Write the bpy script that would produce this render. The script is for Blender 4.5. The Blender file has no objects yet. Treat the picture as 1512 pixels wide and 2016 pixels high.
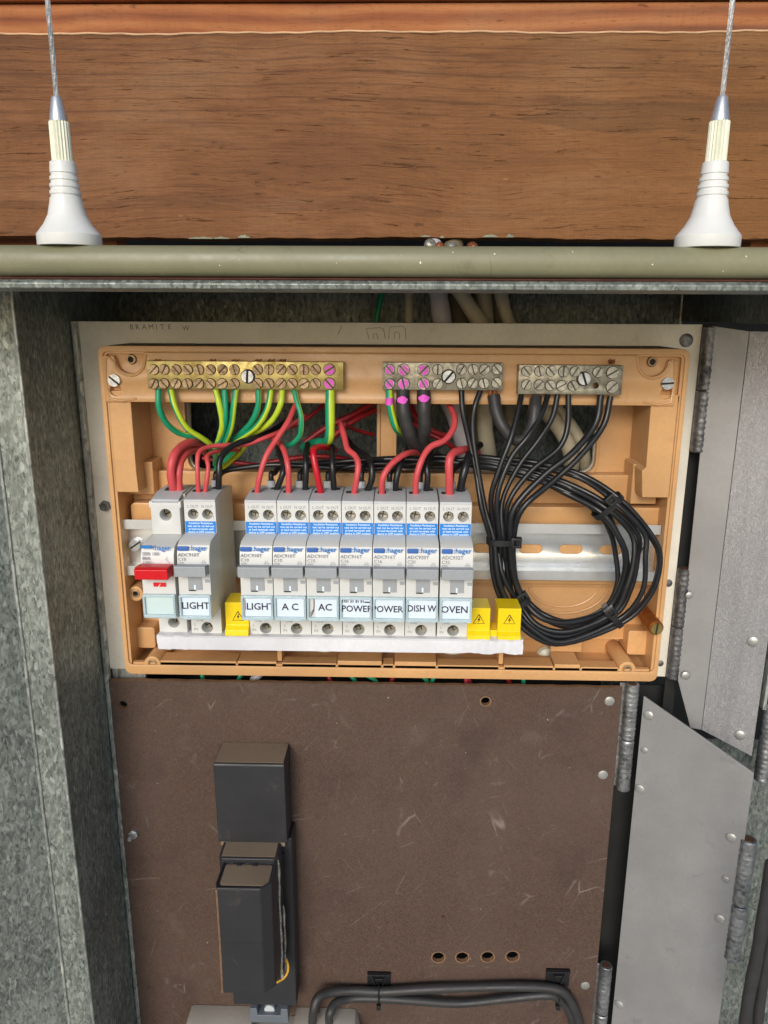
import bpy, bmesh, math, random
from mathutils import Vector, Matrix
random.seed(7)
rad = math.radians
S = 0.001                      # geometry below is written in millimetres
sc = bpy.context.scene
COL = sc.collection

# ------------------------------------------------------------------ camera
F, D = 1514.0, 485.0
PI_, RO, YA = rad(14.55), rad(.27), rad(-1.23)
def rot(U, V, d):
    cr, sr = math.cos(RO), math.sin(RO); c, s = math.cos(PI_), math.sin(PI_); cy, sy = math.cos(YA), math.sin(YA)
    u = cr*U - sr*V; v = sr*U + cr*V
    y = c*d + s*v; z = -s*d + c*v
    return Vector((cy*u + sy*y, -sy*u + cy*y, z))
def q(px, py, f):
    """point of the plane standing f mm in front of the backing panel, in mm"""
    d = rot((px-756)/F, (1008-py)/F, 1)
    t = (D-f)/d[1]
    return Vector((d[0]*t, -f, d[2]*t))
cam = bpy.data.cameras.new('camera'); co = bpy.data.objects.new('camera', cam); COL.objects.link(co)
R = Matrix((rot(1, 0, 0), rot(0, 1, 0), -rot(0, 0, 1))).transposed()
co.matrix_world = Matrix.Translation((0, -D*S, 0)) @ R.to_4x4()
cam.sensor_fit = 'VERTICAL'; cam.sensor_height = 24; cam.lens = F/2016*24
cam.clip_start = .01; cam.clip_end = 200
sc.camera = co

# ------------------------------------------------------------------ light
SUN_EL, SUN_AZ = 24, -12       # azimuth measured from straight in front of the wall, minus = left
w = bpy.data.worlds.new('World'); sc.world = w; w.use_nodes = True
nt = w.node_tree; sky = nt.nodes.new('ShaderNodeTexSky'); sky.sky_type = 'NISHITA'; sky.sun_disc = False
sky.sun_elevation = rad(SUN_EL); sky.sun_rotation = rad(180 - SUN_AZ); sky.dust_density = 1; sky.ozone_density = 1
nt.links.new(sky.outputs[0], nt.nodes['Background'].inputs[0]); nt.nodes['Background'].inputs[1].default_value = .12
sun = bpy.data.lights.new('sun', 'SUN'); sun.energy = 1.85; sun.angle = rad(22); sun.color = (1, .96, .90)
so = bpy.data.objects.new('sun', sun); COL.objects.link(so)
sd = Vector((math.sin(rad(SUN_AZ))*math.cos(rad(SUN_EL)), -math.cos(rad(SUN_AZ))*math.cos(rad(SUN_EL)), math.sin(rad(SUN_EL))))
so.rotation_euler = sd.to_track_quat('Z', 'Y').to_euler(); so.location = sd*3
sc.view_settings.view_transform = 'Standard'; sc.view_settings.look = 'None'
sc.view_settings.exposure = .25; sc.view_settings.gamma = 1
sc.render.engine = 'CYCLES'

# ------------------------------------------------------------------ materials
def lin(r, g, b):
    return tuple(((c/255)/12.92 if c/255 <= .04045 else ((c/255+.055)/1.055)**2.4) for c in (r, g, b)) + (1,)
class NT:
    def __init__(s, m): s.t = m.node_tree; s.n = s.t.nodes; s.b = s.n['Principled BSDF']
    def new(s, k, **kw):
        x = s.n.new(k)
        for a, v in kw.items(): setattr(x, a, v)
        return x
    def l(s, a, b): s.t.links.new(a, b)
    def coord(s, scale=(1, 1, 1), rot=(0, 0, 0), rnd=False, out='Object'):
        tc = s.new('ShaderNodeTexCoord'); mp = s.new('ShaderNodeMapping')
        mp.inputs['Scale'].default_value = scale; mp.inputs['Rotation'].default_value = rot
        s.l(tc.outputs[out], mp.inputs[0])
        if rnd:
            oi = s.new('ShaderNodeObjectInfo'); mu = s.new('ShaderNodeMath', operation='MULTIPLY'); mu.inputs[1].default_value = 37
            s.l(oi.outputs['Random'], mu.inputs[0]); s.l(mu.outputs[0], mp.inputs['Location'])
        return mp.outputs[0]
    def noise(s, vec, scale, detail=3, rough=.5, dist=0):
        x = s.new('ShaderNodeTexNoise'); x.inputs['Scale'].default_value = scale; x.inputs['Detail'].default_value = detail
        x.inputs['Roughness'].default_value = rough; x.inputs['Distortion'].default_value = dist
        s.l(vec, x.inputs['Vector']); return x
    def ramp(s, fac, stops, interp='LINEAR'):
        x = s.new('ShaderNodeValToRGB'); x.color_ramp.interpolation = interp; e = x.color_ramp.elements
        while len(e) < len(stops): e.new(.5)
        for el, (p, c) in zip(e, stops): el.position = p; el.color = c if len(c) == 4 else tuple(c)+(1,)
        s.l(fac, x.inputs[0]); return x.outputs[0]
    def mix(s, fac, a, b, mode='MIX'):
        x = s.new('ShaderNodeMix', data_type='RGBA', blend_type=mode)
        for i, v in ((0, fac), (6, a), (7, b)):
            if hasattr(v, 'links'): s.l(v, x.inputs[i])
            else: x.inputs[i].default_value = v
        return x.outputs[2]
    def math(s, op, a, b=None):
        x = s.new('ShaderNodeMath', operation=op)
        for i, v in ((0, a), (1, b)):
            if v is None: continue
            if hasattr(v, 'links'): s.l(v, x.inputs[i])
            else: x.inputs[i].default_value = v
        return x.outputs[0]
    def bump(s, h, strength=.3, dist=.0005):
        x = s.new('ShaderNodeBump'); x.inputs['Strength'].default_value = strength; x.inputs['Distance'].default_value = dist
        s.l(h, x.inputs['Height']); s.l(x.outputs[0], s.b.inputs['Normal']); return x
G1 = lambda v: (v, v, v, 1)
def plastic(name, col, rough=.45, var=.12, metal=0, grime=.15, scale=60, bump=.08, coat=0, spec=.5):
    m = bpy.data.materials.new(name); m.use_nodes = True; t = NT(m); c = t.coord(rnd=True)
    n = t.noise(c, scale, 5, .6); n2 = t.noise(c, scale*9, 3)
    dark = tuple(x*(1-var) for x in col[:3])+(1,); lite = tuple(min(1, x*(1+var)) for x in col[:3])+(1,)
    base = t.ramp(n.outputs[0], [(.3, dark), (.7, lite)])
    gr = t.ramp(n2.outputs[0], [(.35, G1(0)), (.75, G1(grime))])
    base = t.mix(gr, base, tuple(x*.45 for x in col[:3])+(1,))
    t.l(base, t.b.inputs['Base Color']); t.b.inputs['Metallic'].default_value = metal
    r = t.ramp(n.outputs[0], [(.3, G1(max(.02, rough-.08))), (.7, G1(min(1, rough+.1)))]); t.l(r, t.b.inputs['Roughness'])
    t.b.inputs['Coat Weight'].default_value = coat; t.b.inputs['Specular IOR Level'].default_value = spec
    if bump: t.bump(n2.outputs[0], bump, .0003)
    return m
def galvanised(name, lo, hi, metal=.65, rough=.5, cell=900, stretch=(1, 1, .45), streak=.5):
    m = bpy.data.materials.new(name); m.use_nodes = True; t = NT(m); c = t.coord(scale=stretch)
    ds = t.noise(c, 180, 3, .6); vm = t.new('ShaderNodeVectorMath', operation='MULTIPLY_ADD')
    t.l(ds.outputs[1], vm.inputs[0]); vm.inputs[1].default_value = (.0045, .0045, .0045); t.l(c, vm.inputs[2])
    v = t.new('ShaderNodeTexVoronoi'); v.inputs['Scale'].default_value = cell; t.l(vm.outputs[0], v.inputs['Vector'])
    g = t.new('ShaderNodeSeparateColor'); t.l(v.outputs['Color'], g.inputs[0])
    v2 = t.new('ShaderNodeTexVoronoi'); v2.inputs['Scale'].default_value = cell*.62; t.l(vm.outputs[0], v2.inputs['Vector'])
    g2 = t.new('ShaderNodeSeparateColor'); t.l(v2.outputs['Color'], g2.inputs[0])
    big = t.noise(t.coord(), 14, 4, .6)
    a = t.math('MULTIPLY', g.outputs[0], .3); b = t.math('MULTIPLY', g2.outputs[1], .25); cc = t.math('MULTIPLY', big.outputs[0], .62)
    sm = t.math('ADD', t.math('ADD', a, b), cc)
    base = t.ramp(sm, [(.18, lo), (.5, tuple((x+y)/2*.9 for x, y in zip(lo, hi))), (.85, hi)])
    fl = t.ramp(g.outputs[1], [(.86, G1(0)), (.92, G1(streak))])
    base = t.mix(fl, base, tuple(x*.5 for x in lo[:3])+(1,))
    brt = t.ramp(g2.outputs[2], [(.9, G1(0)), (.95, G1(streak*.9))]); base = t.mix(brt, base, tuple(min(1, x*1.5) for x in hi[:3])+(1,))
    stk = t.noise(t.coord(scale=(90, 90, 6)), 1, 4, .6); base = t.mix(t.ramp(stk.outputs[0], [(.5, G1(0)), (.75, G1(.35))]), base, tuple(x*.7 for x in lo[:3])+(1,))
    t.l(base, t.b.inputs['Base Color']); t.b.inputs['Metallic'].default_value = metal
    t.l(t.ramp(g2.outputs[0], [(0, G1(rough-.12)), (1, G1(rough+.15))]), t.b.inputs['Roughness'])
    t.bump(sm, .35, .0006)
    return m
def cast_metal(name, lo, hi, rough=.4, bump=.5, metal=.9, scale=220):
    m = bpy.data.materials.new(name); m.use_nodes = True; t = NT(m); c = t.coord(rnd=True)
    n = t.noise(c, scale, 6, .65, .4); n2 = t.noise(c, 60, 4)
    s = t.math('ADD', t.math('MULTIPLY', n.outputs[0], .6), t.math('MULTIPLY', n2.outputs[0], .4))
    t.l(t.ramp(s, [(.35, lo), (.65, hi)]), t.b.inputs['Base Color'])
    t.b.inputs['Metallic'].default_value = metal
    t.l(t.ramp(n.outputs[0], [(.3, G1(rough+.2)), (.7, G1(rough))]), t.b.inputs['Roughness'])
    t.bump(n.outputs[0], bump, .0006); return m
def wood(name, stops, xs=7, zs=70, fibre=900, cracks=.6, bump=.6, seed=0, rings=0, patch=False):
    m = bpy.data.materials.new(name); m.use_nodes = True; t = NT(m)
    tc = t.new('ShaderNodeTexCoord'); mp = t.new('ShaderNodeMapping'); mp.inputs['Location'].default_value = (seed, seed*2, seed*3)
    t.l(tc.outputs['Object'], mp.inputs[0])
    wob = t.noise(mp.outputs[0], 5, 3, .5); vm = t.new('ShaderNodeVectorMath', operation='MULTIPLY_ADD')
    t.l(wob.outputs[1], vm.inputs[0]); vm.inputs[1].default_value = (.03, .0, .022); t.l(mp.outputs[0], vm.inputs[2])
    def st(a, b, c):
        x = t.new('ShaderNodeMapping'); x.inputs['Scale'].default_value = (a, b, c); t.l(vm.outputs[0], x.inputs[0]); return x.outputs[0]
    band = t.noise(st(xs*.35, 20, zs), 1, 4, .55); fib = t.noise(st(40, 200, fibre), 1, 4, .6); mid = t.noise(st(22, 100, 330), 1, 4, .6)
    val = t.math('ADD', t.math('MULTIPLY', band.outputs[0], .55), t.math('ADD', t.math('MULTIPLY', fib.outputs[0], .18), t.math('MULTIPLY', mid.outputs[0], .27)))
    if rings:
        wv = t.new('ShaderNodeTexWave', bands_direction='Z'); wv.inputs['Scale'].default_value = rings; wv.inputs['Distortion'].default_value = 1.5
        wv.inputs['Detail'].default_value = 2; wv.inputs['Detail Scale'].default_value = 1
        t.l(st(.12, 1, 1), wv.inputs['Vector'])
        val = t.math('ADD', t.math('MULTIPLY', val, .72), t.math('MULTIPLY', wv.outputs[1], .22))
    base = t.ramp(val, stops)
    blt = t.noise(st(5, 8, 14), 1, 5, .65); base = t.mix(t.ramp(blt.outputs[0], [(.38, G1(.55)), (.55, G1(0))]), base, tuple(x*.75 for x in dk[:3])+(1,)) if 0 else t.mix(t.ramp(blt.outputs[0], [(.34, G1(.4)), (.55, G1(0))]), base, stops[0][1])
    base = t.mix(t.ramp(blt.outputs[0], [(.5, G1(0)), (.72, G1(.35))]), base, lin(150, 122, 92))
    if patch:
        sz = t.new('ShaderNodeSeparateXYZ'); t.l(vm.outputs[0], sz.inputs[0])
        lw = t.noise(st(6, 8, 9), 1, 2, .5); lz = t.math('ADD', sz.outputs[2], t.math('MULTIPLY', lw.outputs[0], .012))
        sn = t.math('ABSOLUTE', t.math('SINE', t.math('MULTIPLY', lz, 430)))
        up = t.new('ShaderNodeMapRange', clamp=True); up.inputs[1].default_value = .105; up.inputs[2].default_value = .14; up.inputs[4].default_value = .5; t.l(sz.outputs[2], up.inputs[0])
        base = t.mix(t.math('MULTIPLY', t.ramp(sn, [(0, G1(1)), (.3, G1(0))]), up.outputs[0]), base, lin(66, 38, 26))
    if patch:      # the long dark heart-wood figure at the right and the golden cast round it
        sp = t.new('ShaderNodeSeparateXYZ'); t.l(vm.outputs[0], sp.inputs[0])
        wv = t.noise(st(18, 20, 60), 1, 3, .6)
        zz = t.math('ADD', sp.outputs[2], t.math('MULTIPLY', t.math('SUBTRACT', wv.outputs[0], .5), .012))
        d = t.math('ABSOLUTE', t.math('SUBTRACT', zz, .1325)); inx = t.new('ShaderNodeMapRange', clamp=True)
        inx.inputs[1].default_value = .088; inx.inputs[2].default_value = .125; t.l(sp.outputs[0], inx.inputs[0])
        hgt = t.math('MULTIPLY', inx.outputs[0], .0085)
        inside = t.math('MULTIPLY', t.math('LESS_THAN', d, hgt), .42)
        base = t.mix(inside, base, lin(66, 46, 34))
        gold = t.new('ShaderNodeMapRange', clamp=True); gold.inputs[1].default_value = -.05; gold.inputs[2].default_value = .25; gold.inputs[4].default_value = .3; t.l(sp.outputs[0], gold.inputs[0])
        base = t.mix(gold.outputs[0], base, lin(150, 104, 52))
    pore = t.noise(st(150, 200, 1500), 1, 2, .5); pr = t.ramp(pore.outputs[0], [(.62, G1(0)), (.7, G1(.45))])
    dk = tuple(x*.4 for x in stops[0][1][:3])+(1,)
    base = t.mix(pr, base, dk)
    bl = t.noise(st(60, 60, 190), 1, 3, .5); base = t.mix(t.ramp(bl.outputs[0], [(.68, G1(0)), (.74, G1(.5))]), base, dk)       # dark flecks
    lf = t.noise(st(55, 90, 260), 1, 3, .6); base = t.mix(t.ramp(lf.outputs[0], [(.72, G1(0)), (.77, G1(.5))]), base, lin(205, 160, 100))  # torn pale fibres
    saw = t.noise(st(700, 60, 30), 1, 2, .5); base = t.mix(t.ramp(saw.outputs[0], [(.5, G1(0)), (.8, G1(.09))]), base, dk)
    t.l(base, t.b.inputs['Base Color']); t.b.inputs['Roughness'].default_value = .72; t.b.inputs['Specular IOR Level'].default_value = .3
    ck = t.noise(st(25, 60, 420), 1, 5, .7, 1.2); crk = t.ramp(ck.outputs[0], [(.30, G1(0)), (.37, G1(1))])
    h = t.math('ADD', t.math('MULTIPLY', crk, cracks), t.math('ADD', t.math('MULTIPLY', fib.outputs[0], .7), t.math('MULTIPLY', saw.outputs[0], .3)))
    t.bump(h, bump, .0009); return m
def stripe(name):
    """green / yellow earth wire: the stripe runs along the wire (UV)"""
    m = bpy.data.materials.new(name); m.use_nodes = True; t = NT(m)
    uv = t.new('ShaderNodeUVMap'); sp = t.new('ShaderNodeSeparateXYZ'); t.l(uv.outputs[0], sp.inputs[0])
    col = t.ramp(sp.outputs[0], [(0, lin(26, 150, 108)), (.40, lin(34, 160, 120)), (.43, lin(186, 212, 48)), (.80, lin(196, 218, 56)), (.83, lin(26, 150, 108))])
    t.l(col, t.b.inputs['Base Color']); t.b.inputs['Roughness'].default_value = .38
    n = t.noise(t.coord(), 700, 3); t.bump(n.outputs[0], .08, .0003); return m
def board_mat(name):
    m = bpy.data.materials.new(name); m.use_nodes = True; t = NT(m); c = t.coord()
    n = t.noise(c, 900, 3, .7); n1 = t.noise(c, 9, 5, .6); n2 = t.noise(c, 26, 5, .65)
    base = t.ramp(n.outputs[0], [(.3, lin(62, 45, 37)), (.5, lin(78, 59, 49)), (.72, lin(94, 73, 61))])
    base = t.mix(t.ramp(n1.outputs[0], [(.42, G1(0)), (.7, G1(.55))]), base, lin(92, 74, 65))
    base = t.mix(t.ramp(n2.outputs[0], [(.6, G1(0)), (.78, G1(.5))]), base, lin(104, 92, 86))
    n3 = t.noise(c, 14, 4, .6); base = t.mix(t.ramp(n3.outputs[0], [(.28, G1(.5)), (.45, G1(0))]), base, lin(50, 35, 31))
    for sc_, rt, k in ((38, .5, 0), (30, 1.9, 3.3), (44, 2.6, 7.7)):
        cv = t.coord(scale=(1, 1, 1), rot=(0, rt, 0)); mp = t.new('ShaderNodeMapping'); mp.inputs['Scale'].default_value = (1, 1, .22); mp.inputs['Location'].default_value = (k, k, k); t.l(cv, mp.inputs[0])
        v = t.new('ShaderNodeTexVoronoi', feature='DISTANCE_TO_EDGE'); v.inputs['Scale'].default_value = sc_
        nd = t.noise(mp.outputs[0], 30, 2); vm = t.new('ShaderNodeVectorMath', operation='MULTIPLY_ADD'); t.l(nd.outputs[1], vm.inputs[0]); vm.inputs[1].default_value = (.012,)*3; t.l(mp.outputs[0], vm.inputs[2])
        t.l(vm.outputs[0], v.inputs['Vector'])
        ln = t.ramp(v.outputs['Distance'], [(0, G1(1)), (.012, G1(0))]); mk = t.noise(c, 33+k, 3, .6); mkr = t.ramp(mk.outputs[0], [(.56, G1(0)), (.72, G1(.55))])
        base = t.mix(t.math('MULTIPLY', ln, mkr), base, lin(150, 138, 130))
    sp = t.noise(c, 260, 2); base = t.mix(t.ramp(sp.outputs[0], [(.77, G1(0)), (.80, G1(.8))]), base, lin(190, 180, 170))
    t.l(base, t.b.inputs['Base Color']); t.b.inputs['Roughness'].default_value = .62
    t.bump(n.outputs[0], .35, .0004); return m
def scuffed(name, col, rough, metal, scuff, amount=.4, dots=False):
    m = bpy.data.materials.new(name); m.use_nodes = True; t = NT(m); c = t.coord()
    n1 = t.noise(c, 11, 5, .6); n2 = t.noise(c, 420, 3, .7); n3 = t.noise(c, 55, 5, .7)
    dk = tuple(x*.8 for x in col[:3])+(1,); lt = tuple(min(1, x*1.18) for x in col[:3])+(1,)
    base = t.ramp(n1.outputs[0], [(.3, dk), (.7, lt)])
    base = t.mix(t.ramp(n2.outputs[0], [(.3, G1(.3)), (.6, G1(0))]), base, dk)
    base = t.mix(t.ramp(n3.outputs[0], [(.62, G1(0)), (.75, G1(amount))]), base, scuff)
    cv = t.coord(scale=(1, 1, .3), rot=(0, .6, 0)); v = t.new('ShaderNodeTexVoronoi', feature='DISTANCE_TO_EDGE'); v.inputs['Scale'].default_value = 35; t.l(cv, v.inputs['Vector'])
    ln = t.ramp(v.outputs['Distance'], [(0, G1(1)), (.008, G1(0))]); mk = t.ramp(t.noise(c, 40, 3).outputs[0], [(.62, G1(0)), (.75, G1(.6))])
    base = t.mix(t.math('MULTIPLY', ln, mk), base, scuff)
    if dots: base = t.mix(t.ramp(t.noise(c, 480, 1).outputs[0], [(.775, G1(0)), (.81, G1(1))]), base, lin(235, 235, 205))
    t.l(base, t.b.inputs['Base Color']); t.b.inputs['Metallic'].default_value = metal
    t.l(t.ramp(n3.outputs[0], [(.3, G1(rough-.07)), (.7, G1(rough+.1))]), t.b.inputs['Roughness'])
    t.bump(n2.outputs[0], .15, .0003); return m

M = {}
M['wood'] = wood('weathered_cedar', [(.30, lin(64, 38, 23)), (.40, lin(98, 61, 37)), (.50, lin(132, 87, 52)), (.58, lin(110, 71, 43)), (.74, lin(162, 116, 72))], xs=3, zs=46, bump=1.1, patch=True)
M['wood2'] = wood('orange_cedar', [(.26, lin(88, 46, 28)), (.42, lin(146, 84, 48)), (.58, lin(172, 108, 62)), (.72, lin(190, 128, 80))], xs=3, zs=90, rings=30, seed=3.1, cracks=.25, bump=.4)
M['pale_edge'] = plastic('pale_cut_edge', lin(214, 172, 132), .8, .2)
M['moss'] = plastic('grey_lichen', lin(140, 142, 120), .9, .3)
M['olive'] = scuffed('olive_enamel', lin(126, 124, 96), .42, 0, lin(80, 76, 56), .45, dots=True)
M['red_primer'] = plastic('red_primer', lin(142, 92, 80), .6, .3)
M['galv'] = galvanised('galvanised_sheet', lin(78, 84, 79)[:3]+(1,), lin(160, 166, 158)[:3]+(1,), .45, .5)
M['galv_dark'] = galvanised('dull_galvanised_sheet', lin(58, 64, 61)[:3]+(1,), lin(128, 135, 130)[:3]+(1,), .4, .55)  # darker copy of the box sheet, recess shade put into its colour
M['galv_edge'] = galvanised('galvanised_lip', lin(120, 126, 124)[:3]+(1,), lin(206, 208, 200)[:3]+(1,), .6, .42, cell=500)
M['zinc_plate'] = scuffed('grey_zinc_plate', lin(152, 151, 151), .5, .35, lin(110, 107, 106), .6)
M['spangle_plate'] = galvanised('fine_spangle_plate', lin(136, 135, 137), lin(170, 169, 171), .35, .45, cell=2400, streak=.06)
M['hinge'] = cast_metal('dipped_zinc', lin(92, 94, 96), lin(214, 216, 218), .3, .9, .9, 300)
M['hinge_dark'] = cast_metal('dull_dipped_zinc', lin(62, 62, 64), lin(150, 150, 152), .38, .9, .85, 300)
M['rivet'] = cast_metal('rivet_metal', lin(150, 150, 148), lin(196, 196, 192), .35, .15, .7)
M['cream'] = scuffed('cream_panel_paint', lin(230, 224, 210), .5, 0, lin(150, 142, 128), .25)
M['pencil'] = plastic('pencil', lin(128, 122, 112), .8, .1)
M['tan'] = scuffed('apricot_plastic', lin(204, 157, 106), .34, 0, lin(156, 114, 74), .32)
M['tan_dirt'] = scuffed('dusty_plastic_top', lin(116, 92, 68), .85, 0, lin(196, 182, 158), .85)
M['tan_emb'] = plastic('embossed_plastic', lin(198, 146, 92), .5, .05)
M['black_void'] = plastic('dark_steel', lin(30, 31, 30), .7, .3)  # near-black colour standing in for shade in gaps and recesses
M['brass'] = cast_metal('bright_brass', lin(134, 116, 62), lin(196, 180, 120), .32, .25, .85, 150)
M['brass_dk'] = cast_metal('dull_brass', lin(128, 104, 76), lin(196, 168, 134), .42, .3, .55, 500)
M['steel'] = cast_metal('screw_steel', lin(150, 154, 156), lin(218, 220, 222), .3, .2, .75, 400)
M['tin'] = cast_metal('tinned_metal', lin(92, 88, 78), lin(178, 172, 152), .36, .35, .75, 260)
M['tin_screw'] = cast_metal('tinned_screw', lin(128, 124, 112), lin(196, 192, 178), .34, .25, .7, 500)
M['slot'] = plastic('dark_slot', lin(38, 32, 26), .7, .2)
M['slot_brass'] = cast_metal('slot_brass', lin(58, 46, 30), lin(120, 100, 62), .5, .2, .6)
M['slot_tin'] = cast_metal('slot_tin', lin(56, 54, 48), lin(120, 116, 106), .5, .2, .6)
M['pink'] = plastic('magenta_paint', lin(232, 92, 206), .5, .15, grime=.1, scale=250)
M['white'] = plastic('white_breaker_plastic', lin(208, 208, 205), .42, .03, grime=.04, bump=.02)
M['lgrey'] = plastic('pale_grey_plastic', lin(190, 194, 198), .42, .04, grime=.05, bump=.02)
M['yside'] = plastic('aged_cream_plastic', lin(206, 202, 188), .45, .08, grime=.15)
M['lever'] = plastic('grey_lever_plastic', lin(158, 162, 166), .4, .03, bump=.02)
M['red_lever'] = plastic('red_lever_plastic', lin(214, 28, 36), .32, .04, bump=.02)
M['blue'] = plastic('blue_print', lin(20, 124, 210), .45, .03, grime=.02)
M['blue_dk'] = plastic('dark_blue_button', lin(58, 104, 176), .4, .04)
M['ink'] = plastic('grey_ink', lin(128, 130, 136), .6, .02, grime=0)
M['ink_blue'] = plastic('blue_ink', lin(16, 118, 196), .5, .02, grime=0)
M['ink_white'] = plastic('white_ink', lin(226, 240, 250), .5, .02, grime=0)
M['ink_black'] = plastic('black_ink', lin(34, 30, 40), .6, .02, grime=0)
M['paper'] = plastic('label_paper', lin(214, 226, 240), .6, .02, grime=.02)
M['paper_tint'] = plastic('blank_label', lin(196, 216, 214), .5, .02, grime=.04)
M['yellow'] = plastic('yellow_cap_plastic', lin(244, 210, 12), .35, .04, bump=.02)
M['tape'] = scuffed('white_cover_plastic', lin(216, 216, 220), .45, 0, lin(196, 196, 200), .3)
M['zincrail'] = cast_metal('bright_zinc_rail', lin(206, 208, 208), lin(238, 240, 240), .24, .06, .8, 60)
M['red'] = plastic('red_insulation', lin(204, 76, 80), .45, .1, grime=.08, scale=90, bump=.05)
M['crimson'] = plastic('crimson_insulation', lin(190, 22, 40), .3, .08, scale=90)
M['darkred'] = plastic('dark_red_insulation', lin(150, 26, 34), .45, .12, scale=90)
M['black'] = plastic('black_insulation', lin(27, 28, 31), .36, .2, grime=.1, scale=90, bump=.05)
M['blackthick'] = plastic('matt_black_insulation', lin(50, 49, 49), .5, .15, grime=.15, scale=120, bump=.08)
M['gy'] = stripe('green_yellow_insulation')
M['green'] = plastic('dark_green_insulation', lin(10, 122, 82), .4, .1)
M['cablegrey'] = plastic('grey_sheath', lin(176, 166, 142), .55, .12, scale=40)
M['cablelilac'] = plastic('pale_grey_sheath', lin(184, 178, 180), .5, .08, scale=40)
M['cablebrown'] = plastic('dusty_sheath', lin(120, 108, 86), .6, .15, scale=40)
M['tie'] = plastic('black_nylon', lin(26, 27, 29), .45, .1)
M['rust'] = cast_metal('dull_rust', lin(58, 42, 36), lin(116, 82, 62), .6, .4, .4)
M['copper'] = cast_metal('copper', lin(150, 84, 50), lin(226, 156, 110), .3, .3, .9, 800)
M['bronze'] = cast_metal('brown_bronze', lin(112, 62, 26), lin(176, 104, 48), .34, .2, .6, 120)
M['board'] = board_mat('brown_meter_board')
M['board_edge'] = plastic('board_cut_edge', lin(130, 98, 72), .8, .25, scale=300)
M['meter'] = scuffed('black_bakelite', lin(42, 42, 45), .5, 0, lin(92, 82, 74), .35)
M['dust'] = scuffed('brown_dust', lin(126, 109, 91), .9, 0, lin(76, 67, 57), .75)
M['worn'] = cast_metal('worn_silver_edge', lin(90, 88, 84), lin(230, 228, 220), .3, .6, .7, 500)
M['goldwire'] = plastic('orange_yellow_wire', lin(230, 172, 50), .5, .05)
M['greybox'] = scuffed('grey_box_plastic', lin(176, 170, 160), .5, 0, lin(126, 118, 108), .25)
M['conn'] = plastic('blue_grey_plastic', lin(100, 106, 114), .4, .05)
M['nylon'] = plastic('milky_nylon', lin(222, 222, 218), .35, .04, grime=.02, bump=.01)
M['nylon'].node_tree.nodes['Principled BSDF'].inputs['Subsurface Weight'].default_value = .25
M['nylon'].node_tree.nodes['Principled BSDF'].inputs['Subsurface Radius'].default_value = (.004, .004, .004)
M['fluted'] = plastic('ivory_fluted_sleeve', lin(226, 226, 204), .4, .08)
M['ferrule'] = cast_metal('satin_steel', lin(176, 178, 180), lin(226, 228, 230), .32, .1, .8)
M['wirerope'] = cast_metal('steel_rope', lin(120, 116, 112), lin(220, 216, 212), .35, .4, .6, 900)
m = bpy.data.materials.new('clear_cyan_plastic'); m.use_nodes = True; t = NT(m)
t.b.inputs['Base Color'].default_value = lin(222, 240, 245); t.b.inputs['Transmission Weight'].default_value = .55
t.b.inputs['Roughness'].default_value = .12; t.b.inputs['IOR'].default_value = 1.35
nn = t.noise(t.coord(), 300, 2); t.bump(nn.outputs[0], .03, .0003); M['clear'] = m
m = bpy.data.materials.new('paving'); m.use_nodes = True; t = NT(m); nn = t.noise(t.coord(), 6, 6, .6)
t.l(t.ramp(nn.outputs[0], [(.3, lin(150, 148, 140)), (.7, lin(196, 192, 180))]), t.b.inputs['Base Color']); t.b.inputs['Roughness'].default_value = .85; M['paving'] = m

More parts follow.
